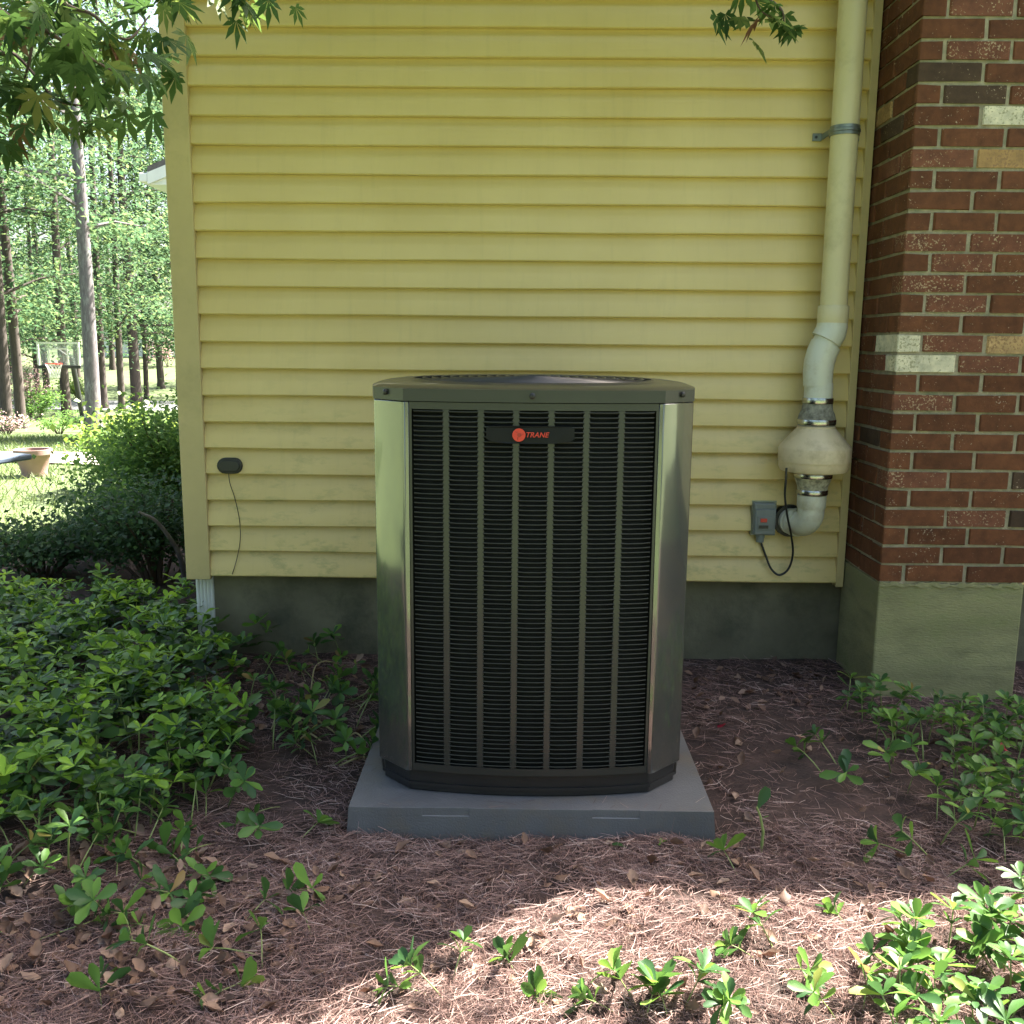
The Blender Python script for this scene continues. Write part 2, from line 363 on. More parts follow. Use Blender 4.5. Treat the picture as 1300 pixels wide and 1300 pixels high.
# ------------------------------------------------------------------ house with lap siding
XL, XR = -1.283, 1.226; ZB, ZT = .335, 2.75
house = thing('house', (0, 0, 0), 'house wall in pale yellow lap siding on a concrete foundation', 'house')
exps = .0985; nb = int((ZT-ZB)/exps)+1
def board(x0, x1, z, k):
    j = .0012*math.sin(k*2.3)
    pr = [(.012, z-.001), (-.0245+j, z), (-.0275+j, z+.004), (-.0265+j, z+.012), (-.0215+j, z+exps*.45), (-.0160+j*.5, z+exps*.62), (-.0085, z+exps*.80), (-.0020, z+exps-.004), (-.0025, z+exps+.018), (.012, z+exps+.018)]
    mb = MB()
    xs_ = np.linspace(x0, x1, 9); n = len(pr); V = []; fs = []
    for i, x in enumerate(xs_):
        wv = .0010*math.sin(x*5+k*1.7)+.0006*math.sin(x*13+k)
        V += [(x, y, zz+(wv if y < -.016 else 0)) for y, zz in pr]
    for i in range(len(xs_)-1):
        for q in range(n): fs.append((i*n+q, (i+1)*n+q, (i+1)*n+(q+1)%n, i*n+(q+1)%n))
    fs += [tuple(range(n)), tuple(range(len(V)-1, len(V)-n-1, -1))]
    return mb.add(V, fs)
for k in range(nb):
    board(XL+.075, XR-.022, ZB+k*exps, k).build('siding_board', M_siding, house, smooth=35)
for k in range(nb): board(1.76, 4.2, ZB+k*exps, k+3).build('siding_board', M_siding, house, smooth=35)
MB().box(XL+.03, 9, .013, .12, ZB, ZT).build('sheathing', M_trim, house)
# corner post: two faces
ct = MB().prism([(XL,-.034),(XL+.092,-.034),(XL+.092,-.004),(XL+.024,-.004),(XL+.024,.11),(XL,.11)], ZB-.012, ZT)
ct.build('corner_trim', M_trim, house, bev=.003)
MB().box(XR-.030, XR-.002, -.032, .0125, ZB-.014, ZT).build('channel_trim', M_trim, house, bev=.002)
for k in range(nb):                                  # courses on the return wall
    z = ZB+k*exps
    mb = MB().prism([(XL+.03,.112),(XL+.008,.112),(XL+.008,9),(XL+.03,9)], z+.05, z+exps+.001)
    mb.add([(XL+.004,.112,z),(XL+.03,.112,z),(XL+.03,9,z),(XL+.004,9,z),(XL+.008,.112,z+.05),(XL+.03,.112,z+.05),(XL+.03,9,z+.05),(XL+.008,9,z+.05)],
           [(3,2,1,0),(0,1,5,4),(1,2,6,5),(2,3,7,6),(3,0,4,7)])
    mb.build('siding_board', M_siding, house)
MB().box(XL+.085, 9, .03, .25, -.25, ZB-.001).build('foundation', M_found, house)
MB().box(XL+.045, XL+.25, .251, 9, -.25, ZB-.001).build('foundation', M_found, house)
# white ribbed drain leader under the corner post
mb = MB()
for k in range(5): mb.lathe([(.0085, -.1), (.0085, ZB-.013)], (XL+.022+k*.0135, .034, 0), 8)
mb.box(XL+.012, XL+.084, .034, .09, -.1, ZB-.0135)
mb.build('downspout', M_white, house, smooth=40)
# roof, soffit, fascia, gutter (above the frame: they cast the shade)
EY = -.13; EX = XL-.10
MB().box(EX, 9.3, EY, .02, ZT+.001, ZT+.02).build('soffit', M_white, house)
MB().box(EX, 9.3, EY-.022, EY-.001, ZT-.03, ZT+.16).build('fascia', M_white, house)
MB().extrude_x([(EY-.024, ZT+.02), (EY-.10, ZT+.05), (EY-.12, ZT+.14), (EY-.11, ZT+.14), (EY-.095, ZT+.06), (EY-.03, ZT+.035), (EY-.03, ZT+.15), (EY-.024, ZT+.15)], EX, 9.3).build('gutter', M_white, house)
MB().add([(EX-.03,EY-.06,ZT+.165),(9.4,EY-.06,ZT+.165),(9.4,9.5,ZT+.165),(EX-.03,9.5,ZT+.165),(EX+2.6,4.6,ZT+1.35),(6.5,4.6,ZT+1.35)],
         [(0,1,5,4),(1,2,5),(2,3,4,5),(3,0,4),(3,2,1,0)]).build('roof', M_roof, house)

# ------------------------------------------------------------------ chimney
CX0, CX1, CY0, CZ0 = 1.230, 1.728, -.37, .425
chim = thing('chimney', (CX0, CY0, 0), 'red brick chimney on a grey concrete base', 'chimney')
mb = MB()
P = [(CX0, CY0), (CX1, CY0), (CX1, .012), (CX0, .012)]
zs = [-.25, .05, .2, .33, CZ0-.006]
V = []
for i, z in enumerate(zs):
    for (x, y) in P: V.append((x, y, z))
mb.add(V, [(i*4+j, i*4+(j+1)%4, (i+1)*4+(j+1)%4, (i+1)*4+j) for i in range(4) for j in range(4)]+[(16,17,18,19)])
mb.build('concrete_base', M_conc, chim, bev=.006)
course = .0647; jt = .0115; CZT = 5.2; ncs = int((CZT-CZ0)/course)
MB().box(CX0+.006, CX1-.006, CY0+.006, .011, CZ0-.005, CZ0+ncs*course).build('mortar_core', M_mortar, chim)
mb = MB()                                            # uneven mortar bead on the concrete ledge
n_ = 60; V = []
for i in range(n_+1):
    x = CX0+.002+(CX1-CX0-.004)*i/n_; hh = .006+.004*math.sin(i*.37)+.003*math.sin(i*1.13+1)+.0015*math.sin(i*2.9)
    yy = CY0-.0015-.003*abs(math.sin(i*.31))-.0012*math.sin(i*1.7)
    V += [(x, CY0+.03, CZ0-.012), (x, yy, CZ0-.014-.004*math.sin(i*.8)), (x, yy+.001, CZ0-.008+hh), (x, CY0+.03, CZ0-.006+hh)]
mb.add(V, [(i*4+q, (i+1)*4+q, (i+1)*4+(q+1)%4, i*4+(q+1)%4) for i in range(n_) for q in range(4)]+[(3,2,1,0), (n_*4,n_*4+1,n_*4+2,n_*4+3)])
mb.build('mortar_bed', M_conc, chim, smooth=50)
bricks = []
BM = {}
def brick_mesh(lx, ly):
    key = (round(lx, 3), round(ly, 3))
    if key not in BM: BM[key] = []
    if len(BM[key]) < 3:
        h2 = (course-jt)/2; mb = MB(); j = lambda: random.uniform(-.0022, .0022); c = .0045
        V = []
        for z in (-h2, h2):
            for x, y in ((c-lx/2, -ly/2), (lx/2-c, -ly/2), (lx/2, c-ly/2), (lx/2, ly/2-c), (lx/2-c, ly/2), (c-lx/2, ly/2), (-lx/2, ly/2-c), (-lx/2, c-ly/2)):
                V.append((x+j()*.5, y+j()*.4, z+j()))
        mb.add(V, [tuple(range(7,-1,-1)), tuple(range(8,16))]+[(i,(i+1)%8,8+(i+1)%8,8+i) for i in range(8)])
        me = bpy.data.meshes.new('brick'); me.from_pydata(mb.v, [], mb.f); me.materials.append(M_brick); me.update(); BM[key].append(me)
    return random.choice(BM[key])
BL = .2; BH = .088
def put_brick(x0, x1, y0, y1, z, m=None):
    me = brick_mesh(x1-x0, y1-y0)
    o = inst('brick', me, chim, ((x0+x1)/2-CX0+random.uniform(-.001,.001), (y0+y1)/2-CY0+random.uniform(-.0015,.0015), z+(course-jt)/2+jt*.5+random.uniform(-.001,.001)))
    bricks.append(o); return o
for k in range(ncs):
    z = CZ0+k*course; jo = lambda: random.uniform(-.004, .004)
    if k % 2 == 0:                                   # short face first, long brick on the side
        xa = CX0+.084+jo(); xb = xa+.2075
        put_brick(CX0, xa-jt/2, CY0, CY0+.2, z); put_brick(xa+jt/2, xb-jt/2, CY0, CY0+.09, z); put_brick(xb+jt/2, CX1, CY0, CY0+.09, z)
        put_brick(CX0, CX0+.09, CY0+.2+jt, .011, z)
        put_brick(CX1-.09, CX1, CY0+.09+jt, CY0+.29, z)
    else:
        xa = CX0+.207+jo(); xb = xa+.2085
        put_brick(CX0, xa-jt/2, CY0, CY0+.092, z); put_brick(xa+jt/2, xb-jt/2, CY0, CY0+.09, z); put_brick(xb+jt/2, CX1, CY0, CY0+.2, z)
        put_brick(CX0, CX0+.09, CY0+.092+jt, CY0+.295, z); put_brick(CX0, CX0+.09, CY0+.305, .011, z)
bpy.context.view_layer.update()
special = [(1170,459,M_brickcream),(1119,433,M_brickcream),(1292,163,M_brickcream),(1278,434,M_bricktan),(1290,217,M_bricktan),(1213,434,M_brickspeck),(1165,512,M_brickspeck),
           (1230,659,M_brickspeck),(1183,297,M_brickspeck),(1175,355,M_brickspeck),(1216,328,M_brickspeck),(1190,190,M_brickspeck),(1245,50,M_brickspeck),
           (1176,105,M_brickdark),(1170,163,M_brickdark),(1290,616,M_brickdark),(1266,133,M_brickdark),(1290,660,M_brickdark),(1170,620,M_brickspeck),(1120,160,M_bricktan),(1117,560,M_brickdark)]
used = set()
for px, py, m in special:
    best = None
    for o in bricks:
        c = o.matrix_world.translation; w_ = o.dimensions
        q = np.array([c.x, c.y-w_.y/2, c.z]) if c.x > CX0+.1 or w_.x > .12 or w_.y < .15 else np.array([c.x-w_.x/2, c.y, c.z])
        u, v, _ = proj(q); dd = (u-px)**2+(2*(v-py))**2
        if o.name not in used and (best is None or dd < best[0]): best = (dd, o)
    o = best[1]; used.add(o.name); o.material_slots[0].link = 'OBJECT'; o.material_slots[0].material = m
for o in bricks:
    if o.name in used: continue
    q = random.random(); m = M_brickdark if q < .012 else M_brickspeck if q < .05 else None
    if m: o.material_slots[0].link = 'OBJECT'; o.material_slots[0].material = m

# ------------------------------------------------------------------ pad and air conditioner
pb = [gnd(441, 1057), gnd(910, 1061)]
PX0, PX1, PY0, PY1, PT = -.438, .498, -1.350, -.40, .067
mb = MB()
ntc = [(-.245, -.125), (.185, .305)]                 # two shallow notches in the front lip
xsn = sorted([PX0+.008, PX1-.008]+[x for q in ntc for x in q])
def ny(x0, x1): return .0022 if any(abs(x0-q[0]) < 1e-6 for q in ntc) else 0
ZL = PT-.024
fl = []
for x0, x1 in zip(xsn[:-1], xsn[1:]): fl += [(x0, ny(x0, x1)), (x1, ny(x0, x1))]
fl[0] = (PX0, 0); fl[-1] = (PX1, 0); m_ = len(fl)
V = []
for z, ins, nk in ((-.03, 0, 0), (PT-.022, .006, 0), (PT-.020, .006, 1), (PT-.0005, .0075, 1), (PT, .0085, 1)):
    V += [(min(max(x, PX0+ins), PX1-ins), PY0+ins+q*nk, z) for x, q in fl]+[(PX1-ins, PY1-ins, z), (PX0+ins, PY1-ins, z)]
k_ = m_+2
mb.add(V, [(i*k_+q, i*k_+(q+1)%k_, (i+1)*k_+(q+1)%k_, (i+1)*k_+q) for i in range(4) for q in range(k_)]+[tuple(range(4*k_, 5*k_)), tuple(range(k_-1, -1, -1))])
pad = mb.build('equipment_pad', M_pad); tag(pad, 'grey plastic equipment pad under the air conditioner', 'pad')

UX, UY, HW, BOW, CH = .026, -.852, .317, .034, .082
ac = thing('air_conditioner', (UX, UY, PT), 'dark green grey outdoor air conditioner with louvred sides and red badge', 'air conditioner')
UF = HW+CH                                          # half size at the flat of the corner
def outline(off=0.0, n=10):
    pts = []
    for s in range(4):
        an = -math.pi/2+s*math.pi/2                  # outward direction of this face
        ox, oy = math.cos(an), math.sin(an); tx, ty = -oy, ox
        for i in range(n+1):
            t = -1+2*i/n; q = HW*t*(1+off*.4/HW); dpt = UF+BOW*(1-t*t)+off
            pts.append((UX+ox*dpt+tx*q, UY+oy*dpt+ty*q))
    return pts
Z0, Z1, ZC = .128, 1.083, 1.119
MB().prism(outline(-.010), PT, Z0+.004).build('base_pan', M_pan, ac, smooth=30, bev=.004)
MB().prism(outline(-.004), PT+.018, PT+.026).build('base_pan_lip', M_pan, ac, smooth=30)
# top cap: skirt, flat top with round opening, raised ring
mb = MB(); o1 = outline(.004); n1 = len(o1); o2 = outline(-.012)
V = [(x,y,Z1) for x,y in outline(-.003)]+[(x,y,Z1) for x,y in o1]+[(x,y,ZC-.006) for x,y in o1]+[(x,y,ZC) for x,y in o2]
rr = .335
for (rad, z) in ((.352, ZC+.001), (rr+.006, ZC+.007), (rr, ZC+.006), (rr, ZC-.05)):
    for x, y in o1:
        an = math.atan2(y-UY, x-UX); V.append((UX+rad*math.cos(an), UY+rad*math.sin(an), z))
mb.add(V, [(q*n1+i, q*n1+(i+1)%n1, (q+1)*n1+(i+1)%n1, (q+1)*n1+i) for q in range(7) for i in range(n1)])
cap = mb.build('top_cap', M_ac, ac, smooth=28)
for k, (px_, py_, yy) in enumerate(((485.5, 499, None), (672, 503.5, None), (862, 500.5, None))):
    if k == 1: c = Vector((UX-.004, UY-UF-BOW-.006, 1.099)); ax = Vector((0, -1, 0))
    else:
        s = -1 if k == 0 else 1; c = Vector((UX+s*(HW+CH*.58+.003), UY-(HW+CH*.46+.003), 1.102)); ax = Vector((s, -1, 0)).normalized()
    MB().tube([c, c+ax*.003, c+ax*.0055], [.0075, .0075, .004], 12).build('screw', M_pan, cap, smooth=40)
# wire fan guard (rings and spokes) and fan
mb = MB()
for q in range(12):
    r0 = .05+q*.026; zz = ZC+.007+.006*(1-(r0/rr)**2)
    c_ = [(UX+r0*math.cos(t), UY+r0*math.sin(t), zz) for t in np.linspace(0, 2*math.pi, 41)]
    mb.tube(c_, .0022, 5, False)
for q in range(8):
    t = q*math.pi/4+.2
    mb.tube([(UX+r0*math.cos(t), UY+r0*math.sin(t), ZC+.003+.006*(1-(r0/rr)**2)) for r0 in (.03, .12, .22, .342)], .003, 5)
mb.build('fan_guard', M_ac, ac, smooth=50)
mb = MB().lathe([(.05, .93), (.055, .95), (.055, 1.03), (.03, 1.05)], (UX, UY, 0), 20)
for q in range(4):
    t0 = q*math.pi/2; V = []
    for i in range(5):
        r0 = .055+.26*i/4
        for s in (-1, 1):
            t = t0+s*.42*(1-.2*i/4)+.25*i/4; V.append((UX+r0*math.cos(t), UY+r0*math.sin(t), 1.0+s*.028))
    mb.add(V, [(2*i, 2*i+1, 2*i+3, 2*i+2) for i in range(4)])
mb.build('fan', M_black, ac, smooth=40)
# corner posts: folded sheet round each corner
mbp = None
def rot_pts(pts, s):
    an = s*math.pi/2; c_, s_ = math.cos(an), math.sin(an)
    return [(UX+(x-UX)*c_-(y-UY)*s_, UY+(x-UX)*s_+(y-UY)*c_, z) for x, y, z in pts]
for s in range(4):
    pl = [(UX+HW-.012, UY-UF-.002), (UX+HW-.001, UY-UF-.004), (UX+HW+.004, UY-UF-.001), (UX+UF-.001+.002, UY-HW-.004), (UX+UF+.004, UY-HW+.002), (UX+UF+.002, UY-HW+.012),
          (UX+UF-.012, UY-HW+.012), (UX+UF-.012, UY-HW+.004), (UX+HW-.004, UY-UF+.012), (UX+HW-.012, UY-UF+.012)]
    m_ = MB().prism(pl, Z0-.003, Z1-.002); m_.v = rot_pts(m_.v, s)
    m_.build('corner_post', M_acgloss, ac, smooth=25, bev=.0015)
GX = .298; NC = 7; pitch = 2*GX/NC; ribw = .0140; GZ0, GZ1 = .147, 1.064; NL = 77; lp = (GZ1-GZ0)/NL
def bowy(x): return UY-UF-BOW*(1-((x-UX)/HW)**2)
def bowstrip(mb, x0, x1, z0, z1, off=0, th=.004, n=6):
    xs_ = np.linspace(x0, x1, n+1); V = []
    for x in xs_: y = bowy(x)+off; V += [(x,y,z0),(x,y,z1),(x,y+th,z1),(x,y+th,z0)]
    fs = [(i*4+q, (i+1)*4+q, (i+1)*4+(q+1)%4, i*4+(q+1)%4) for i in range(n) for q in range(4)]
    fs += [(0,1,2,3), (n*4+3,n*4+2,n*4+1,n*4)]
    fs = [tuple(reversed(f)) for f in fs]
    return mb.add(V, fs)
protos = []
fr = MB()
bowstrip(fr, UX-HW+.013, UX+HW-.013, GZ1, Z1-.002, n=14); bowstrip(fr, UX-HW+.013, UX+HW-.013, Z0, GZ0, n=14)
bowstrip(fr, UX-HW+.013, UX-GX, GZ0+.0005, GZ1-.0005, n=2); bowstrip(fr, UX+GX, UX+HW-.013, GZ0+.0005, GZ1-.0005, n=2)
protos.append(('grille_frame', fr, M_ac, None))
for k in range(1, NC):
    xc = UX-GX+k*pitch; mb = MB(); V = []; zz = np.linspace(GZ0+.0006, GZ1-.0006, NL*2+1)
    for i, z in enumerate(zz):                       # scalloped edges where the slots are punched
        wd = ribw/2+(.0016 if i % 2 == 0 else -.0008)
        V += [(xc-wd, bowy(xc-wd)-.0005, z), (xc+wd, bowy(xc+wd)-.0005, z), (xc+wd, bowy(xc+wd)+.004, z), (xc-wd, bowy(xc-wd)+.004, z)]
    n_ = len(zz); mb.add(V, [(i*4+q, i*4+(q+1)%4, (i+1)*4+(q+1)%4, (i+1)*4+q) for i in range(n_-1) for q in range(4)])
    protos.append(('grille_rib', mb, M_ac, None))
for k in range(NC):
    x0 = UX-GX+k*pitch+ribw/2-.002; x1 = UX-GX+(k+1)*pitch-ribw/2+.002
    mb = MB(); xs_ = np.linspace(x0, x1, 5)
    for q in range(NL):
        z = GZ0+(q+.5)*lp; V = []; jz = random.gauss(0, .0003)
        for i, x in enumerate(xs_):
            y = bowy(x); e = .0007*(1 if i in (0, 4) else 0)+jz*(1 if i in (1, 2, 3) else 0)
            V += [(x, y+.0004, z-.0012+e), (x, y-.0014, z+.0006+e), (x, y-.0006, z+.0022+e), (x, y+.0075, z-.0022)]
        mb.add(V, [(i*4+c_, (i+1)*4+c_, (i+1)*4+(c_+1)%4, i*4+(c_+1)%4) for i in range(4) for c_ in range(4)])
    protos.append(('louvers', mb, M_aclv, 'stuff'))
for name, mb, m_, kd in protos:
    o = mb.build(name, m_, ac, smooth=30)
    if kd: o['kind'] = kd
    for s in (1, 2, 3):
        c_ = o.copy(); COL.objects.link(c_); c_.parent = ac; c_.rotation_euler = (0, 0, s*math.pi/2)
ins = outline(-.03)
MB().prism(ins, Z0+.006, Z1-.004).build('condenser_coil', M_acdark, ac)
# badge
bz, bxc = 1.006, UX-.008
byf = bowy(bxc)-.0025
def pill(w_, h_, n=7):
    pts = [(-w_, h_*.78), (-w_*.93, h_*.95), (-w_*.5, h_), (w_*.5, h_), (w_*.93, h_*.95), (w_, h_*.78), (w_, -h_*.45), (w_*.9, -h_*.78), (w_*.55, -h_), (-w_*.55, -h_), (-w_*.9, -h_*.78), (-w_, -h_*.45)]
    return pts
pl = pill(.105, .0195); n = len(pl)
def bplate(pl, y0, y1):
    n = len(pl); V = [(bxc+x, y0+(bowy(bxc+x)-bowy(bxc)), bz+z) for x, z in pl]+[(bxc+x, y1+(bowy(bxc+x)-bowy(bxc)), bz+z) for x, z in pl]
    return MB().add(V, [tuple(range(n)), tuple(range(2*n-1, n-1, -1))]+[(i, (i+1)%n, n+(i+1)%n, n+i) for i in range(n)])
badge = bplate(pl, byf+.003, byf-.006).build('badge', M_badge, ac, bev=.0012)
lx = bxc-.0275
MB().tube([(lx, byf-.0055, bz), (lx, byf-.0078, bz)], .0158, 28).build('logo', M_red, badge, smooth=40)
MB().tube([(lx+.001, byf-.0074, bz+.0005), (lx+.001, byf-.0083, bz+.0005)], .0052, 16).build('logo_swirl', M_reddark, badge, smooth=40)
mb = MB()
for t0 in (0, 2.1, 4.2):
    mb.tube([(lx+.0055*math.cos(t0)+(.004*i)*math.cos(t0+.25*i), byf-.0079, bz+.0055*math.sin(t0)+(.004*i)*math.sin(t0+.25*i)) for i in range(3)], [.0011, .0009, .0004], 5)
mb.build('logo_swirl', M_reddark, badge)
cu = bpy.data.curves.new('lettering', 'FONT'); cu.body = 'TRANE'; cu.size = .0172; cu.shear = .25; cu.extrude = .0006; cu.offset = .0002; cu.align_x = 'CENTER'; cu.align_y = 'CENTER'; cu.space_character = 1.02
to = bpy.data.objects.new('tmp', cu); COL.objects.link(to); bpy.context.view_layer.update()
me = bpy.data.meshes.new_from_object(to); bpy.data.objects.remove(to); me.name = 'lettering'; me.materials.clear(); me.materials.append(M_red)
lo = bpy.data.objects.new('lettering', me); COL.objects.link(lo); lo.parent = badge
lo.location = Vector((bxc+.0155, byf-.0068, bz))-wloc(badge); lo.rotation_euler = (math.pi/2, 0, 0)

# ------------------------------------------------------------------ radon vent pipe on the wall
VY = -.128
def vp(px, py): return at(px, py, VY)
pb_ = vp(1058, 392); xt = pb_.x
rad = thing('vent_pipe', (xt, VY, 0), 'cream vent pipe with an inline fan running up the siding', 'vent pipe')
pr_ = .0465
MB().lathe([(pr_, pb_.z), (pr_, ZT-.02)], (xt, VY, 0), 28).build('pipe', M_pvc, rad, smooth=40)
def rings(pts, rads, n=28): return MB().tube(pts, rads, n)
c0 = vp(1058, 388)
MB().lathe([(.0505, vp(1058,412).z), (.053, vp(1058,409).z), (.053, c0.z-.003), (.0505, c0.z)], (xt, VY, 0), 28).build('coupling', M_pvc, rad, smooth=40)
p = [Vector((xt, VY, vp(1058,408).z)), vp(1055, 421), vp(1048.5, 432)]
rings([p[0], (p[0]+p[1])/2+Vector((.001,0,0)), p[1], p[2]], [.0515, .053, .054, .054]).build('elbow', M_pvcw, rad, smooth=40)
rings([vp(1053, 426), vp(1043, 447)], .0465).build('pipe', M_pvcw, rad, smooth=40)
rings([vp(1048.5, 437), vp(1043.5, 448), vp(1040, 460), vp(1038.5, 472), vp(1038, 490)], [.053, .053, .053, .052, .050]).build('elbow', M_pvcw, rad, smooth=40)
xf = vp(1037.5, 520).x
def lz(name, prof, m, n=36, par=None): return MB().lathe([(r0, vp(1037.5, py).z) for r0, py in reversed(prof)], (xf, VY, 0), n).build(name, m, par or rad, smooth=35)
lz('coupling', [(.048, 486), (.0495, 489), (.0495, 507)], M_pvcw)
lz('rubber_boot', [(.051, 505), (.052, 513), (.054, 520), (.062, 526), (.0655, 531), (.0655, 540)], M_boot)
lz('hose_clamp', [(.0535, 505), (.0545, 506), (.0545, 511), (.0535, 512)], M_steel)
lz('hose_clamp', [(.0675, 532), (.0685, 533), (.0685, 537.5), (.0675, 538.5)], M_steel)
lz('fan_housing', [(.058, 539), (.067, 541), (.067, 543), (.124, 566), (.1275, 569), (.1275, 585)], M_fan)
lz('fan_housing', [(.1245, 585), (.1245, 592), (.118, 597), (.08, 600), (.06, 600)], M_fan)
lz('rubber_boot', [(.066, 598), (.066, 606), (.060, 612), (.054, 617), (.053, 628)], M_bootw)
lz('hose_clamp', [(.067, 600), (.068, 601), (.068, 605), (.067, 606)], M_steel)
lz('hose_clamp', [(.0545, 621), (.056, 622), (.056, 626.5), (.0545, 627.5)], M_steel)
lz('coupling', [(.049, 626), (.0515, 629), (.0515, 642), (.049, 645)], M_pvcw)
e0 = Vector((xf, VY, vp(1037, 640).z)); pts = [e0]
cx = Vector((-.46, .888, 0))
for t in np.linspace(0, math.pi/2, 8): pts.append(Vector((xf, VY, vp(1037, 650).z))+cx*(0.050*(1-math.cos(t)))+Vector((0, 0, -.050*math.sin(t))))
pts.append(pts[-1]+cx*.035)
rings(pts, [.0475]*8+[.0475, .0475]).build('elbow', M_pvcw, rad, smooth=50)
rings([pts[-1]-cx*.028, pts[-1]-cx*.004], .0525).build('coupling', M_pvcw, rad, smooth=40)
pe = pts[-1]
MB().tube([(pe.x-.004, -.060, pe.z), (pe.x-.012, .005, pe.z)], .0490, 28).build('wall_pipe', M_pvcw, rad, smooth=40)
MB().tube([(pe.x-.008, -.040, pe.z), (pe.x-.010, -.012, pe.z)], .061, 28).build('wall_seal', M_black, rad, smooth=40)
sz = vp(1075, 167).z
MB().lathe([(.0470, sz-.016), (.0500, sz-.016), (.0500, sz-.006), (.0525, sz-.004), (.0525, sz+.004), (.0500, sz+.006), (.0500, sz+.016), (.0470, sz+.016)], (xt, VY, 0), 28).build('pipe_strap', M_galv, rad, smooth=30)
for s in (-1, 1):
    m_ = MB().box(min(xt+s*.046, xt+s*.0505), max(xt+s*.046, xt+s*.0505), VY, -.029, sz-.010, sz+.010)
    xa = xt+s*.05; m_.box(min(xa, xa+s*.032), max(xa, xa+s*.032), -.0345, -.0285, sz-.013, sz+.013)
    e_ = m_.build('strap_foot', M_galv, rad, bev=.0015)
    MB().tube([(xa+s*.02, -.0345, sz), (xa+s*.02, -.0375, sz)], .005, 10).build('screw', M_black, e_)

# ------------------------------------------------------------------ switch box with cable, sensor with wire
q0, q1 = at(958.5, 639, -.055), at(984.5, 680, -.055)
box = thing('switch_box', ((q0.x+q1.x)/2, -.02, (q0.z+q1.z)/2), 'small grey electrical switch box on siding with looped black cable', 'switch box')
bx0, bx1, bz0, bz1 = q0.x, q1.x, q1.z, q0.z
MB().box(bx0, bx1, -.050, -.006, bz0, bz1).build('housing', M_box, box, bev=.005)
MB().box(bx0-.004, bx1+.004, -.031, -.004, bz0-.004, bz1+.006).build('back_plate', M_galv, box)
lid = MB().box(bx0+.004, bx1-.003, -.0585, -.0505, bz0+.004, bz1-.022).build('lid', M_box, box, bev=.003)
MB().box(bx0+.012, bx1-.010, -.0625, -.0588, bz0+.022, bz0+.074).build('cover_ridge', M_box, lid, bev=.002)
MB().box(bx0+.022, bx0+.046, -.067, -.0628, bz0+.052, bz0+.066).build('switch_toggle', M_red, lid, bev=.001)
MB().box(bx0+.016, bx0+.052, -.065, -.0628, bz0+.028, bz0+.040).build('switch_label', M_black, lid)
MB().lathe([(.014, bz0-.030), (.015, bz0-.012), (.017, bz0-.012), (.017, bz0+.001)], (bx0+.032, -.030, 0), 14).build('cable_gland', M_box, box, smooth=40)
def cat(pts, n=8):
    out = []; P_ = [Vector(p) for p in pts]; P_ = [2*P_[0]-P_[1]]+P_+[2*P_[-1]-P_[-2]]
    for i in range(1, len(P_)-2):
        for k in range(n):
            t = k/n; out.append(.5*((2*P_[i])+(P_[i+1]-P_[i-1])*t+(2*P_[i-1]-5*P_[i]+4*P_[i+1]-P_[i+2])*t*t+(3*P_[i]-P_[i-1]-3*P_[i+1]+P_[i+2])*t**3))
    return out+[P_[-2]]
cab = [Vector((bx0+.032, -.030, bz0-.02))]+[at(x, y, yy) for x, y, yy in ((972,705,-.035),(979,722,-.04),(989.5,730,-.045),(1001,722,-.05),(1006.5,703,-.065),(1004.5,680,-.09),(999.5,655,-.16),(996.5,630,-.185),(997.5,612,-.20),(998.5,594,-.20))]
MB().tube(cat(cab), .0042, 8).build('power_cable', M_black, box, smooth=60)

s0 = at(291.5, 591.5, -.03)
sen = thing('wall_sensor', (s0.x, -.016, s0.z), 'small black oval device on the siding with a thin dangling wire', 'sensor')
def stadium(w_, h_, n=9):
    r0 = h_/2; c_ = w_/2-r0; L = []
    for s in (1, -1):
        for i in range(n): t = -math.pi/2+math.pi*i/(n-1); L.append((s*(c_+r0*math.cos(t)), s*r0*math.sin(t)))
    return L
st = stadium(.096, .060); n = len(st)
def plate(st, y0, y1, c, k=1.0):
    n = len(st); return MB().add([(c.x+x, y0, c.z+z) for x, z in st]+[(c.x+x*k, y1, c.z+z*k) for x, z in st], [tuple(range(n-1,-1,-1)), tuple(range(n, 2*n))]+[(i, (i+1)%n, n+(i+1)%n, n+i) for i in range(n)])
plate(st, -.004, -.034, s0).build('body', M_black, sen, bev=.004)
plate(stadium(.080, .044), -.034, -.0385, s0, .96).build('front_cover', M_black, sen, bev=.003)
wire = [at(290, 600, -.028), at(292, 614, -.0305), at(298, 632, -.0305), at(304, 660, -.0305), at(305, 685, -.0305), at(301, 708, -.0305), at(295.5, 727, -.0305), at(293.5, 731, .004)]
MB().tube(cat(wire), .0016, 6).build('wire', M_black, sen, smooth=60)

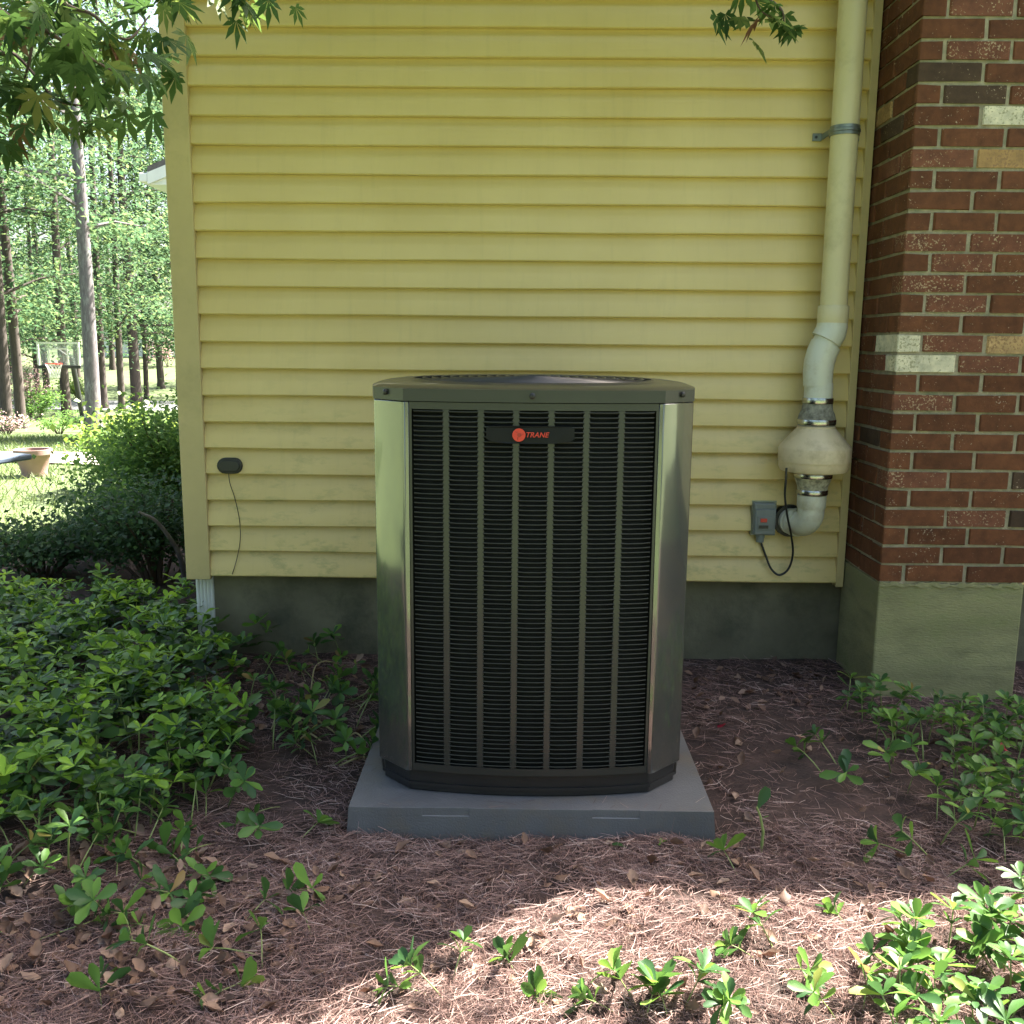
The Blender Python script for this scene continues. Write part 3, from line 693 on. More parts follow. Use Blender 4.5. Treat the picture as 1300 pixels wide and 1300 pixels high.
# ------------------------------------------------------------------ neighbouring eave behind the house corner
def eave():
    y0 = 11.4; A = at(188, 234, y0); B = at(188, 219, y0); C = at(217, 207, y0)
    base = thing('neighbour_house', (A.x+5, y0+4, float(tz(A.x+5, y0+4))), 'white gabled house whose eave and gutter show past the yellow house corner', 'house')
    zb, zt = A.z, B.z; sl_ = (C.z-B.z)/(C.x-B.x)
    x0 = A.x; x1 = x0+9; xm = (x0+x1)/2; zp = zt+sl_*(xm-x0)
    zg = float(tz(x0, y0+4))-.3
    mb = MB(); wl = x0+.62; wr = x1-.62
    pr = [(wl, zg), (wr, zg), (wr, zb+.1), (xm, zp-.12), (wl, zb+.1)]; n = 5
    mb.add([(x, y0+.45, z) for x, z in pr]+[(x, y0+8, z) for x, z in pr], [tuple(range(n)), tuple(range(2*n-1,n-1,-1))]+[(i, n+i, n+(i+1)%n, (i+1)%n) for i in range(n)])
    mb.build('wall', M_white, base)
    for wx in (wl+1.6, wl+5.4):
        wn = MB().box(wx-.5, wx+.5, y0+.40, y0+.449, zg+1.5, zg+2.9).build('window', M_white, base)
        MB().box(wx-.43, wx+.43, y0+.392, y0+.399, zg+1.57, zg+2.83).build('pane', M_black, wn)
    for s in (0, 1):
        xa, xb = (x0, xm) if s == 0 else (x1, xm)
        V = [(xa, y0, zt), (xb, y0, zp), (xb, y0+8.4, zp), (xa, y0+8.4, zt), (xa, y0, zt+.09), (xb, y0, zp+.09), (xb, y0+8.4, zp+.09), (xa, y0+8.4, zt+.09)]
        MB().add(V, [(0,1,2,3),(7,6,5,4),(0,4,5,1),(3,2,6,7),(0,3,7,4)]).build('roof', M_roof, base)
        V = [(xa, y0-.02, zt-.001), (xb, y0-.02, zp-.001), (xb, y0-.02, zp-.19), (xa, y0-.02, zb)]
        V += [(x, y0+.02, z) for x, _, z in V]
        MB().add(V, [(0,1,2,3),(7,6,5,4),(0,4,5,1),(1,5,6,2),(2,6,7,3),(3,7,4,0)]).build('rake_board', M_white, base)
        xo = x0-.001 if s == 0 else x1+.001; sg = -1 if s == 0 else 1
        MB().box(min(xo, xo+sg*.13), max(xo, xo+sg*.13), y0-.02, y0+8.4, zb+.03, zt-.005).build('gutter', M_white, base, bev=.02)
    MB().box(x0+.02, wl, y0+.021, y0+8.3, zb+.0, zb+.03).build('soffit', M_white, base)
    V = [(x0+.021, y0+.022, zb+.031), (wl+.15, y0+.022, zb+.031), (wl+.15, y0+.022, zt+.12), (x0+.021, y0+.022, zt-.02)]
    V += [(x, y0+.4, z) for x, _, z in V]
    MB().add(V, [(0,1,2,3),(7,6,5,4),(0,4,5,1),(1,5,6,2),(2,6,7,3),(3,7,4,0)]).build('gable_return', M_white, base)
eave()

# ------------------------------------------------------------------ helpers for planting
def wpoly(pts): return [tuple(gnd(x, y)[:2]) for x, y in pts]
def inpoly(x, y, poly):
    x = np.asarray(x); y = np.asarray(y); c = np.zeros(x.shape, bool); n = len(poly)
    for i in range(n):
        x1, y1 = poly[i]; x2, y2 = poly[(i+1) % n]
        c ^= ((y1 > y) != (y2 > y)) & (x < (x2-x1)*(y-y1)/((y2-y1) if y2 != y1 else 1e-9)+x1)
    return c
def sample(poly, n, mind=0.0):
    P_ = np.array(poly); lo = P_.min(0); hi = P_.max(0); out = []
    tries = 0
    while len(out) < n and tries < n*60:
        tries += 1; q = lo+(hi-lo)*rng.random(2)
        if not inpoly(q[0], q[1], poly): continue
        if PX0-.02 < q[0] < PX1+.02 and PY0-.03 < q[1] < PY1: continue
        if q[1] > -.03 and q[0] > XL: continue
        if q[0] > CX0-.04 and q[1] > CY0-.04 and q[0] < CX1+.03: continue
        if mind and any((q[0]-o[0])**2+(q[1]-o[1])**2 < mind*mind for o in out): continue
        out.append(q)
    return np.array(out)
def leaf_meshes(tmpl, m, name):
    L = []
    for tv, tf in tmpl:
        me = bpy.data.meshes.new(name); me.from_pydata([tuple(v) for v in tv], [], [tuple(f) for f in tf]); me.shade_smooth(); me.materials.append(m); L.append(me)
    return L
ML_pach = leaf_meshes(PACH, L_pacho, 'leaf'); ML_maple = leaf_meshes(MAPLE, L_mapleo, 'leaf')
STEMS = []
for k in range(4):
    b_ = .25+.2*k; mb = MB().tube([(0,0,-.12), (.02*b_,.01,.3), (.10*b_,.02,.7), (.22*b_,.05,1.0)], [.020,.019,.016,.013], 6)
    me = bpy.data.meshes.new('stem'); me.from_pydata(mb.v, [], mb.f); me.shade_smooth(); me.materials.append(M_stem); STEMS.append((me, Vector((.22*b_, .05, 1.0)), Vector((.10*b_, .02, .7))))
def sprig(x, y, label, group, h=.13, lean=0.0, laz=None, nl=None, ls=.056, cat='plant', whorls=None):
    z = float(mz(x, y)) if in_bed(np.array(x), np.array(y)) else float(tz(x, y))
    t = thing('pachysandra', (x, y, z), label, cat, group)
    nleaf = 0
    az = random.uniform(0, 2*math.pi) if laz is None else laz
    Rm = Matrix.Rotation(az, 3, 'Z') @ Matrix.Rotation(lean, 3, 'Y')
    me, tip, mid = random.choice(STEMS)
    inst('stem', me, t, (0, 0, .004), Rm, h)
    nl = nl or random.randint(6, 9)
    tips = [(Rm @ (tip*h), nl)]
    if whorls or (whorls is None and h > .07 and random.random() < .8): tips.append((Rm @ (mid*h), random.randint(3, 4)))
    for (tp, k_) in tips:
        y0 = random.uniform(0, 6)
        for i in range(k_):
            yaw = y0+i*2.4+random.uniform(-.3, .3); inner = i/max(1, k_-1)
            el = random.uniform(.0, .45)+inner*.65
            Lm = Rm @ Matrix.Rotation(yaw, 3, 'Z') @ Matrix.Rotation(el, 3, 'X') @ Matrix.Rotation(random.uniform(-.35, .35), 3, 'Y')
            nleaf += 1
            inst('leaf', random.choice(ML_pach), t, tp+Vector((0, 0, .004)), Lm, ls*random.uniform(.75, 1.15)*(1-.35*inner))
    NW = ['no', 'one', 'two', 'three', 'four', 'five', 'six', 'seven', 'eight', 'nine', 'ten', 'eleven', 'twelve', 'thirteen', 'fourteen']
    t['label'] = ('tall ' if h > .105 else 'short ' if h < .08 else '')+('flattened ' if lean > .95 else 'leaning ' if lean > .4 else 'upright ')+NW[nleaf]+'-leaved '+label
    return t
def sprig_mass(P_, h, ls):
    """joined sprigs: returns arrays"""
    Vs, Fs, Rn = [], [], []; base = 0
    for q in range(len(PACH)):
        sel = np.arange(len(P_)) % 3 == q; pts = P_[sel]; n = len(pts)
        if not n: continue
        k_ = 9; P2 = np.repeat(pts, k_, 0); hh = np.repeat(h[sel], k_); tone = np.repeat(rng.random(n), k_); young = np.repeat(rng.random(n) < .45, k_)
        i = np.tile(np.arange(k_), n); lower = i >= 6
        top = np.zeros((len(P2), 3)); top[:, :2] = P2[:, :2]; top[:, 2] = P2[:, 2]+hh*np.where(lower, .62, 1.0)
        lx_ = np.repeat(rng.normal(0, .022, (n, 2)), k_, 0); top[:, :2] += lx_*np.where(lower, .6, 1)[:, None]
        yaw = np.repeat(rng.uniform(0, 6.3, n), k_)+i*2.4+rng.normal(0, .25, len(P2))
        inner = np.where(lower, 0, i/5.0); tilt = rng.uniform(-.35, .5, len(P2))+inner*.7
        Rm = rotmats(len(P2), yaw=yaw, tilt=tilt)
        V, F_ = scatter(PACH[q][0], PACH[q][1], top, Rm, ls*rng.uniform(.55, 1.15, len(P2))*(1-.35*inner))
        Vs.append(V); Fs.append(F_+base); base += len(V)
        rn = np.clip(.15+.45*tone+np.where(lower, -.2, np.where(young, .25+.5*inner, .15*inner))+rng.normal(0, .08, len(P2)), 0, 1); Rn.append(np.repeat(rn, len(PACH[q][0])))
    return np.concatenate(Vs), np.concatenate(Fs), np.concatenate(Rn)

# ------------------------------------------------------------------ ground cover
BEDP = wpoly([(-260, 800), (-40, 772), (120, 775), (250, 792), (318, 800), (470, 812), (474, 838), (350, 838), (312, 872), (262, 905), (318, 960), (305, 1000), (235, 1032), (120, 1090), (-40, 1105), (-300, 1080)])
P_ = sample(BEDP, 1900); P_ = P_[hash2(P_[:, 0]*1.9+1, P_[:, 1]*2.3)+rng.normal(0, .18, len(P_)) > -.18]; P_ = np.c_[P_, mz(P_[:, 0], P_[:, 1])]
hh = .07+.12*rng.random(len(P_)); u, v, _ = proj(P_); hh = np.where(u > 320, hh*.8, hh)
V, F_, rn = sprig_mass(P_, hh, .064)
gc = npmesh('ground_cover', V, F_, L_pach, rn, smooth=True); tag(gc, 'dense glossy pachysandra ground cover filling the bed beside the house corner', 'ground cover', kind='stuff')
mb = MB()
for x, y, z in P_[::3]:
    mb.tube([(x, y, z-.005), (x+random.uniform(-.02,.02), y+random.uniform(-.02,.02), z+.12)], [.0025, .0018], 4, False)
mb.build('stems', M_stem, gc)

# sprigs one can pick apart
for q in sample(wpoly([(20, 1040), (260, 985), (330, 1000), (250, 1090), (130, 1125), (0, 1140)]), 26, .05):
    sprig(q[0], q[1], 'sprig on the front fringe of the dense left bed', 'sprigs fringing the left bed', random.uniform(.08, .14), random.uniform(0, .7), ls=.057)
for q in sample(wpoly([(355, 900), (470, 880), (470, 960), (395, 985), (330, 965)]), 26, .04):
    sprig(q[0], q[1], 'trailing sprig on mulch beside the grey pad', 'sprigs left of the pad', random.uniform(.07, .13), random.uniform(.3, 1.1), ls=.062)
for px, py, h, ln in ((318, 908, .12, .1), (336, 858, .10, .5), (372, 866, .08, .7), (404, 845, .09, .6), (432, 838, .10, .3)):
    q = gnd(px, py); sprig(q.x, q.y, 'young sprig on bare mulch before the foundation', 'sprigs before the foundation', h, ln)
for px, py, h, ln, az in ((235, 1120, .11, 1.0, -.6), (228, 1165, .10, 1.1, -1.2), (205, 1195, .09, 1.2, 2.9), (330, 1222, .12, 1.25, 3.0), (318, 1250, .11, 1.2, 3.9), (160, 1150, .06, .9, 1), (30, 1135, .08, .5, 0), (55, 1195, .12, 1.3, .5), (395, 1195, .08, 1.1, 2), (100, 1255, .05, 1.2, 0), (345, 1162, .06, 1.2, 1), (130, 1295, .05, 1.1, 2), (290, 1275, .04, 1.2, 1)):
    q = gnd(px, py); sprig(q.x, q.y, 'fallen cutting on brown leaf litter', 'cuttings on the leaf litter', h*.8, ln*1.1, az, random.randint(5, 7), random.uniform(.045, .066))
for q in sample(wpoly([(1065, 890), (1110, 905), (1290, 925), (1300, 960), (1150, 965), (1060, 930)]), 18, .055):
    sprig(q[0], q[1], 'sprig at the foot of the concrete chimney base', 'sprigs at the chimney foot', random.uniform(.07, .14), random.uniform(0, .5), ls=.05)
for q in sample(wpoly([(1110, 945), (1400, 930), (1420, 1130), (1200, 1090), (1140, 1010)]), 75, .04):
    sprig(q[0], q[1], 'shaded sprig in the patch before the chimney', 'shaded sprigs before the chimney', random.uniform(.06, .12), random.uniform(0, .7), ls=.057)
for q in sample(wpoly([(1120, 1330), (1135, 1250), (1215, 1190), (1400, 1150), (1450, 1420), (1120, 1420)]), 62, .038):
    sprig(q[0], q[1], 'glossy sprig in the sunlit clump past the chimney shade', 'sunlit clump of sprigs', random.uniform(.06, .12), random.uniform(0, .7), ls=.057)
for px, py, h, ln, az in ((560, 1275, .11, .8, 2.6), (535, 1268, .09, 1.0, 3.3), (575, 1250, .10, .7, 1.2), (655, 1245, .06, 1.0, 2), (672, 1262, .05, 1.2, 5), (805, 1280, .09, .6, 2.5), (820, 1300, .08, .6, 1), (870, 1285, .10, .4, .3), (905, 1290, .10, .5, 5), (930, 1295, .09, .6, 4), (985, 1215, .12, .5, 2.2), (960, 1225, .09, .8, 3.2), (995, 1235, .08, .9, 5.5), (1075, 1180, .06, 1.0, 2), (1160, 1210, .08, .5, 2), (1130, 1250, .09, .4, 3), (1060, 1300, .09, .5, 3), (1095, 1290, .09, .5, 1), (780, 1295, .08, .9, 3), (848, 1300, .08, .4, 2)):
    q = gnd(px, py); sprig(q.x, q.y, 'cutting on sunlit pine needles', 'sunlit cuttings on the needles', h*.72, ln*1.1, az, random.randint(6, 9), random.uniform(.045, .066), whorls=True)
for px, py, h, ln, az in ((1040, 985, .09, .9, 2.2), (1068, 1000, .08, .8, 4.5), (1130, 985, .11, .5, 4), (1075, 905, .10, .3, 1), (1185, 1100, .11, .7, 3), (1200, 1120, .08, .9, 0), (1150, 1090, .07, 1.2, 3), (935, 1115, .06, .9, 2), (1060, 975, .10, .9, 2.0)):
    q = gnd(px, py); sprig(q.x, q.y, 'lone cutting on dark mulch between pad and chimney', 'cuttings right of the pad', h, ln, az, random.randint(3, 5), .062)
for q in sample(wpoly([(140, 1090), (330, 1010), (400, 1040), (390, 1200), (280, 1270), (150, 1240)]), 18, .07):
    sprig(q[0], q[1], 'fallen cutting on brown leaf litter', 'cuttings on the leaf litter', random.uniform(.05, .11), random.uniform(.7, 1.35), None, random.randint(3, 6), random.uniform(.045, .065))
for q in sample(wpoly([(300, 850), (450, 835), (470, 880), (350, 900), (270, 930)]), 10, .07):
    sprig(q[0], q[1], 'young sprig on bare mulch before the foundation', 'sprigs before the foundation', random.uniform(.05, .10), random.uniform(.3, 1.2), None, random.randint(3, 6), random.uniform(.04, .06))
for q in sample(wpoly([(-20, 1085), (130, 1075), (230, 1050), (190, 1150), (60, 1190), (-20, 1200)]), 14, .06):
    sprig(q[0], q[1], 'sprig on the front fringe of the dense left bed', 'sprigs fringing the left bed', random.uniform(.06, .12), random.uniform(.2, 1.0), None, None, random.uniform(.048, .066))
# upright cutting with a single oval leaf
q = gnd(966, 1080); t = thing('seedling', (q.x, q.y, float(mz(q.x, q.y))), 'upright pale stem with one oval leaf standing in mulch beside the pad', 'plant')
MB().tube([q+Vector((0,0,-.01)), q+Vector((.003,0,.05)), q+Vector((-.006,0,.09)), q+Vector((-.016,0,.115))], [.0042,.0035,.003,.002], 7).build('stem', M_stem, t, smooth=60)
inst('leaf', ML_pach[2], t, (-.016, 0, .110), Matrix.Rotation(.5, 3, 'Y') @ Matrix.Rotation(1.2, 3, 'X'), .062)
inst('leaf', ML_pach[1], t, (-.004, 0, .085), Matrix.Rotation(-2.0, 3, 'Z') @ Matrix.Rotation(1.0, 3, 'X'), .022)
# green leaves on the ground by the pad, red petals
for px, py, ya, lab in ((797, 1080, .9, 'single green leaf lying curled in front of the pad, left of a pair'), (836, 1080, -.5, 'single green leaf lying in front of the pad, right of a pair')):
    q = gnd(px, py); o = inst('fallen_leaf', ML_pach[1], None, (q.x, q.y, float(mz(q.x, q.y))+.012), Matrix.Rotation(ya, 3, 'Z') @ Matrix.Rotation(.15, 3, 'X'), .05); tag(o, lab, 'leaf')
RL = leaf_meshes([grid_leaf(lambda t: [.05, .25, .36, .3, .08][round(t*4)], .3, .6)], L_redleaf, 'red_leaf')[0]
for px, py, s, lab in ((911, 931, .036, 'small bright red leaf on shaded mulch beside the air conditioner'), (1278, 968, .06, 'dark red curled leaf among the sprigs before the chimney')):
    q = gnd(px, py); o = inst('red_leaf', RL, None, (q.x, q.y, float(mz(q.x, q.y))+.02), Matrix.Rotation(random.uniform(0, 6), 3, 'Z') @ Matrix.Rotation(.3, 3, 'X'), s); tag(o, lab, 'leaf')
# pale runners
for k, pts in enumerate((((345, 935), (352, 928), (368, 930)), ((355, 936), (372, 927), (392, 929), (404, 927)), ((372, 933), (388, 930), (402, 926), (425, 933)), ((378, 945), (392, 941), (408, 944)), ((395, 880), (400, 860), (412, 852), (425, 848)), ((440, 942), (452, 938), (463, 950), (462, 962)), ((430, 970), (450, 968), (462, 958)))):
    pp = [gnd(x, y) for x, y in pts]; mb = MB().tube(cat([p+Vector((0, 0, float(mz(p.x, p.y))+(.004 if i in (0, len(pp)-1) else .022))) for i, p in enumerate(pp)], 5), .0028, 6)
    tag(mb.build('runner', M_stemdry, smooth=60), 'pale bare pachysandra runner lying on mulch left of the pad', 'plant stem', 'bare runners on the mulch')

# pine needles and leaf litter
def needle_field(n, xr, yr, w0, lift=.012):
    X = rng.uniform(*xr, n); Y = rng.uniform(*yr, n)
    ok = in_bed(X, Y) & ~((X > PX0-.005) & (X < PX1+.005) & (Y > PY0-.012) & (Y < PY1)) & ~((Y > -.005) & (X > XL+.05)) & ~((X > CX0-.01) & (Y > CY0-.01) & (X < CX1))
    X, Y = X[ok], Y[ok]; n = len(X)
    d = hash2(X*2.3+3, Y*2.1); dark = np.exp(-(((X-.82)/.36)**2+((Y+.92)/.42)**2)); keep = rng.random(n) < np.clip(.70+.6*d, .15, 1)*(1-.88*dark); X, Y = X[keep], Y[keep]; n = len(X)
    L = rng.uniform(.028, .068, n); th = rng.uniform(0, 2*np.pi, n)+.6*np.sin(X*3); w_ = w0*rng.uniform(.7, 1.3, n)
    dx, dy = np.cos(th), np.sin(th); cv = rng.normal(0, .18, n)*L; Z = mz(X, Y)+rng.random(n)**2*lift+.003
    tl = rng.normal(0, .16, n)*L; tl = np.where(rng.random(n) < .04, np.abs(tl)*3.5, np.abs(tl))
    V = np.zeros((n, 6, 3))
    for k, s in enumerate((-.5, 0, .5)):
        bx_ = X+dx*L*s-dy*cv*(1-4*s*s)*.5; by_ = Y+dy*L*s+dx*cv*(1-4*s*s)*.5; bz_ = Z+(s+.5)*tl*.6
        wk = w_*(1 if k == 1 else .55)
        V[:, 2*k, :] = np.stack([bx_-dy*wk, by_+dx*wk, bz_], -1); V[:, 2*k+1, :] = np.stack([bx_+dy*wk, by_-dx*wk, bz_+.0006], -1)
    F_ = np.array([(0, 1, 3, 2), (2, 3, 5, 4)])[None]+np.arange(n)[:, None, None]*6
    rn = np.repeat(np.clip(rng.normal(.5, .24, n)+.12*hash2(X*1.3, Y*1.9), 0, 1), 6)
    return V.reshape(-1, 3), F_.reshape(-1, 4), rn
parts = [needle_field(76000, (-1.5, 1.9), (-2.3, .0), .00055), needle_field(64000, (-1.1, 1.2), (-2.15, -1.3), .00045, .012), needle_field(9000, (-3, 3), (-3.2, -2.2), .0012)]
off = 0; Vs = []; Fs = []; Rs = []
for V, F_, rn in parts: Vs.append(V); Fs.append(F_+off); off += len(V); Rs.append(rn)
X = rng.uniform(PX0+.01, PX1-.01, 260); Y = rng.uniform(PY0+.012, PY1, 260); ok = (Y < PY0+.07) | (X < PX0+.05) | (X > PX1-.05); X, Y = X[ok][:46], Y[ok][:46]; n = len(X); th = rng.uniform(0, 6.3, n); L = rng.uniform(.02, .05, n)
V = np.stack([np.stack([X+np.cos(th)*L*k-np.sin(th)*w_, Y+np.sin(th)*L*k+np.cos(th)*w_, np.full(n, PT+.0015)], -1) for k, w_ in ((-.5, -.0006), (-.5, .0006), (.5, .0004), (.5, -.0004))], 1)
V[:, :, 0] = np.clip(V[:, :, 0], PX0+.009, PX1-.009); V[:, :, 1] = np.maximum(V[:, :, 1], PY0+.012)
Vs.append(V.reshape(-1, 3)); Fs.append(np.arange(n*4).reshape(n, 4)+off); Rs.append(np.repeat(rng.random(n), 4)); off += n*4
nd = npmesh('pine_needles', np.concatenate(Vs), np.concatenate(Fs), L_needle, np.concatenate(Rs)); tag(nd, 'reddish brown pine needles strewn over the mulch bed', 'pine needles', kind='stuff')
DRY = [grid_leaf(lambda t: [.02, .16, .27, .30, .25, .15, .02][round(t*6)], .45, .9, 7), grid_leaf(lambda t: [.03, .22, .24, .33, .24, .16, .02][round(t*6)], -.5, -.7, 7)]
for tv, _ in DRY: tv += rng.normal(0, .03, tv.shape)
Vs, Fs, Rs = [], [], []; off = 0
ZN = [(wpoly([(0, 1090), (260, 1060), (420, 1130), (340, 1300), (-100, 1320)]), 420), (wpoly([(870, 848), (1050, 850), (1040, 905), (880, 900)]), 60), (wpoly([(1120, 900), (1300, 930), (1290, 1010), (1130, 980)]), 45), (wpoly([(280, 840), (470, 830), (470, 960), (300, 930)]), 80), (wpoly([(420, 1070), (900, 1070), (1290, 1150), (1290, 1300), (350, 1300)]), 190), (wpoly([(870, 900), (1100, 950), (1200, 1120), (930, 1110)]), 40)]
for poly, n in ZN:
    pts = sample(poly, n); n = len(pts); P3 = np.c_[pts, mz(pts[:, 0], pts[:, 1])+.012]
    for q in (0, 1):
        s_ = slice(q, None, 2); k = len(P3[s_]); tv, tf = DRY[q]
        V, F_ = scatter(tv, tf, P3[s_], rotmats(k, tilt=rng.normal(0, .35, k)), rng.uniform(.016, .044, k))
        V[:, 2] = np.maximum(V[:, 2], mz(V[:, 0], V[:, 1])+.002)
        Vs.append(V); Fs.append(F_+off); off += len(V); Rs.append(np.repeat(rng.random(k), len(tv)))
ll = npmesh('leaf_litter', np.concatenate(Vs), np.concatenate(Fs), L_dry, np.concatenate(Rs), smooth=True); tag(ll, 'curled brown dead leaves scattered over the mulch', 'leaf litter', kind='stuff')

# ------------------------------------------------------------------ lawn grass near the planter
n = 42000; X = rng.uniform(-9.5, -2.0, n); Y = 1.0+13*rng.random(n)**1.5
ok = ~in_bed(X, Y) & (X < -2.2-.0*Y) & (np.abs(Y-(6.6+.35*np.sin(X*.8))) > .66); X, Y = X[ok], Y[ok]; n = len(X)
th = rng.uniform(0, 6.3, n); hgt = rng.uniform(.03, .065, n)*(1+Y*.03); w_ = .0035*(1+Y*.12); Z = tz(X, Y)-.015
ln = rng.normal(0, .5, (n, 2))*hgt[:, None]
V = np.zeros((n, 3, 3)); V[:, 0] = np.stack([X-np.cos(th)*w_, Y-np.sin(th)*w_, Z], -1); V[:, 1] = np.stack([X+np.cos(th)*w_, Y+np.sin(th)*w_, Z], -1); V[:, 2] = np.stack([X+ln[:, 0], Y+ln[:, 1], Z+hgt], -1)
gr = npmesh('grass', V.reshape(-1, 3), np.arange(n*3).reshape(n, 3), L_grass, np.repeat(rng.random(n), 3)); tag(gr, 'short sunlit grass blades of the lawn by the planter', 'grass', kind='stuff')

# ------------------------------------------------------------------ japanese maple
mp_base = Vector((-2.75, -1.9, 0))
maple = thing('maple_tree', mp_base, 'maple tree with finely lobed leaves arching over the air conditioner', 'tree')
fork = mp_base+Vector((.12, .08, 1.05))
MB().tube([mp_base+Vector((0,0,-.05)), mp_base+Vector((.02,0,.3)), mp_base+Vector((.03,.05,.7)), fork], [.085, .062, .055, .05], 10).build('trunk', M_bark, maple, smooth=60)
LIMB = [[fork, Vector((-2.2,-1.7,1.9)), Vector((-1.3,-1.5,2.45)), Vector((-.2,-1.25,2.62)), Vector((.75,-.95,2.6)), Vector((1.25,-.8,2.5))],
        [fork, Vector((-2.1,-2.2,1.9)), Vector((-1.4,-2.0,2.25)), Vector((-.9,-1.85,2.2)), Vector((-.55,-1.65,2.1))],
        [fork, Vector((-2.6,-1.4,2.0)), Vector((-1.9,-.9,2.6)), Vector((-.9,-.75,2.85)), Vector((.1,-.7,2.8))],
        [fork, Vector((-3.1,-2.2,2.0)), Vector((-3.3,-2.6,2.7))], [fork, Vector((-2.7,-1.6,2.2)), Vector((-2.4,-1.4,3.2))],
        [Vector((-1.3,-1.5,2.45)), Vector((-.6,-1.7,2.8)), Vector((.2,-1.75,2.95))],
        [Vector((-.2,-1.25,2.62)), Vector((.2,-.85,2.7)), Vector((.7,-.58,2.68))]]
for L in LIMB:
    pts = cat(L, 6); n = len(pts); MB().tube(pts, [.034*(1-i/n)+.004 for i in range(n)], 7).build('limb', M_bark, maple, smooth=60)
# hidden-from-frame crown mass
C_ = []
for L in LIMB:
    for p in cat(L, 8)[6:]:
        for _ in range(5): C_.append(np.array(p)+rng.normal(0, 1, 3)*np.array([.26, .24, .16]))
C_ = np.array(C_); P_ = np.repeat(C_, 34, 0)+rng.normal(0, 1, (len(C_)*34, 3))*np.array([.13, .13, .05])
u, v, dp = proj(P_); vis = (u > -25) & (u < 1325) & (v > -25) & (v < 1325) & (dp > .05)
ok = ~vis & (P_[:, 2] > 1.6) & (P_[:, 0] < 1.42) & (P_[:, 1] < -.42) & (dp > -.4); P_ = P_[ok]
# keep a gap the sun comes through onto the foreground
sh = P_[:, :2]-np.array([sdir.x, sdir.y])/sdir.z*P_[:, 2:3]
lit = (sh[:, 1] < -1.5) & (sh[:, 0] > .12-3.0*(-1.60-sh[:, 1])); P_ = P_[~(lit & (rng.random(len(P_)) < .97))]
P_ = P_[rng.random(len(P_)) < min(1, 7000/len(P_))]
Vs, Fs, Rs = [], [], []; off = 0
for q in (0, 1):
    pts = P_[q::2]; k = len(pts); tv, tf = MAPLE[q]
    V, F_ = scatter(tv, tf, pts, rotmats(k, tilt=rng.normal(-.25, .45, k)), rng.uniform(.05, .085, k)); Vs.append(V); Fs.append(F_+off); off += len(V); Rs.append(np.repeat(rng.random(k), len(tv)))
mf = npmesh('foliage', np.concatenate(Vs)-np.array(mp_base), np.concatenate(Fs), L_maple, np.concatenate(Rs), parent=maple); mf['kind'] = 'stuff'
# leaves and twigs that show in the picture
def twig(pts, n_leaf, size, spread, droop=.6):
    P2 = cat(pts, 7); n = len(P2)
    MB().tube(P2, [.0042*(1-i/n)+.0012 for i in range(n)], 6).build('twig', M_twig, maple, smooth=60)
    for k in range(n_leaf):
        i = int(n*(.25+.75*(k+.5)/n_leaf)) if n_leaf < 40 else random.randrange(n//4, n); i = min(i, n-1)
        p = P2[i]+Vector((random.gauss(0, spread), random.gauss(0, spread), random.gauss(-.015, spread*.6)))
        yaw = random.uniform(0, 6.3); Rm = Matrix.Rotation(yaw, 3, 'Z') @ Matrix.Rotation(-droop+random.gauss(0, .45), 3, 'X') @ Matrix.Rotation(random.gauss(0, .3), 3, 'Y')
        inst('leaf', random.choice(ML_maple), maple, p-mp_base, Rm, size*random.uniform(.75, 1.2))
def pt(px, py, d): return at(px, py, d-D)
A0 = Vector((-1.4, -2.0, 2.25)); A1 = Vector((-.9, -1.85, 2.2))
twig([A0, pt(-60, 20, 1.75), pt(20, 70, 1.75), pt(70, 125, 1.75), pt(110, 135, 1.78)], 33, .053, .05)
twig([A0, pt(-40, -20, 1.6), pt(60, 40, 1.65), pt(125, 80, 1.7), pt(165, 100, 1.75)], 39, .053, .05)
twig([A1, pt(60, -30, 1.9), pt(120, 20, 1.9), pt(160, 50, 1.9), pt(190, 20, 1.95)], 31, .055, .055)
twig([A0, pt(-80, 60, 1.6), pt(-30, 110, 1.65), pt(10, 150, 1.68)], 28, .053, .05)
twig([A0, pt(-60, -40, 1.9), pt(10, 10, 1.95), pt(60, 20, 2.0), pt(110, 0, 2.0)], 33, .055, .06)
twig([A1, pt(130, -60, 2.0), pt(210, -30, 2.1), pt(270, -15, 2.15), pt(318, -10, 2.2)], 44, .056, .045)
twig([A1, pt(40, -40, 1.7), pt(40, 60, 1.72), pt(25, 120, 1.74)], 23, .053, .05)
twig([A0, pt(-90, 100, 1.7), pt(-30, 150, 1.72), pt(8, 172, 1.75)], 13, .049, .035)
twig([A0, pt(0, -10, 2.2), pt(70, 60, 2.2), pt(130, 60, 2.25), pt(155, 70, 2.25)], 33, .056, .06)
S0 = Vector((.75, -.95, 2.6))
twig([S0, pt(950, -60, 2.65), pt(955, -20, 2.65), pt(965, 12, 2.65), pt(985, 25, 2.66)], 7, .075, .03)
twig([pt(952, -30, 2.65), pt(935, 0, 2.64), pt(925, 16, 2.64)], 4, .07, .02)
twig([pt(960, -10, 2.65), pt(990, 10, 2.65), pt(996, 28, 2.66)], 5, .078, .018)

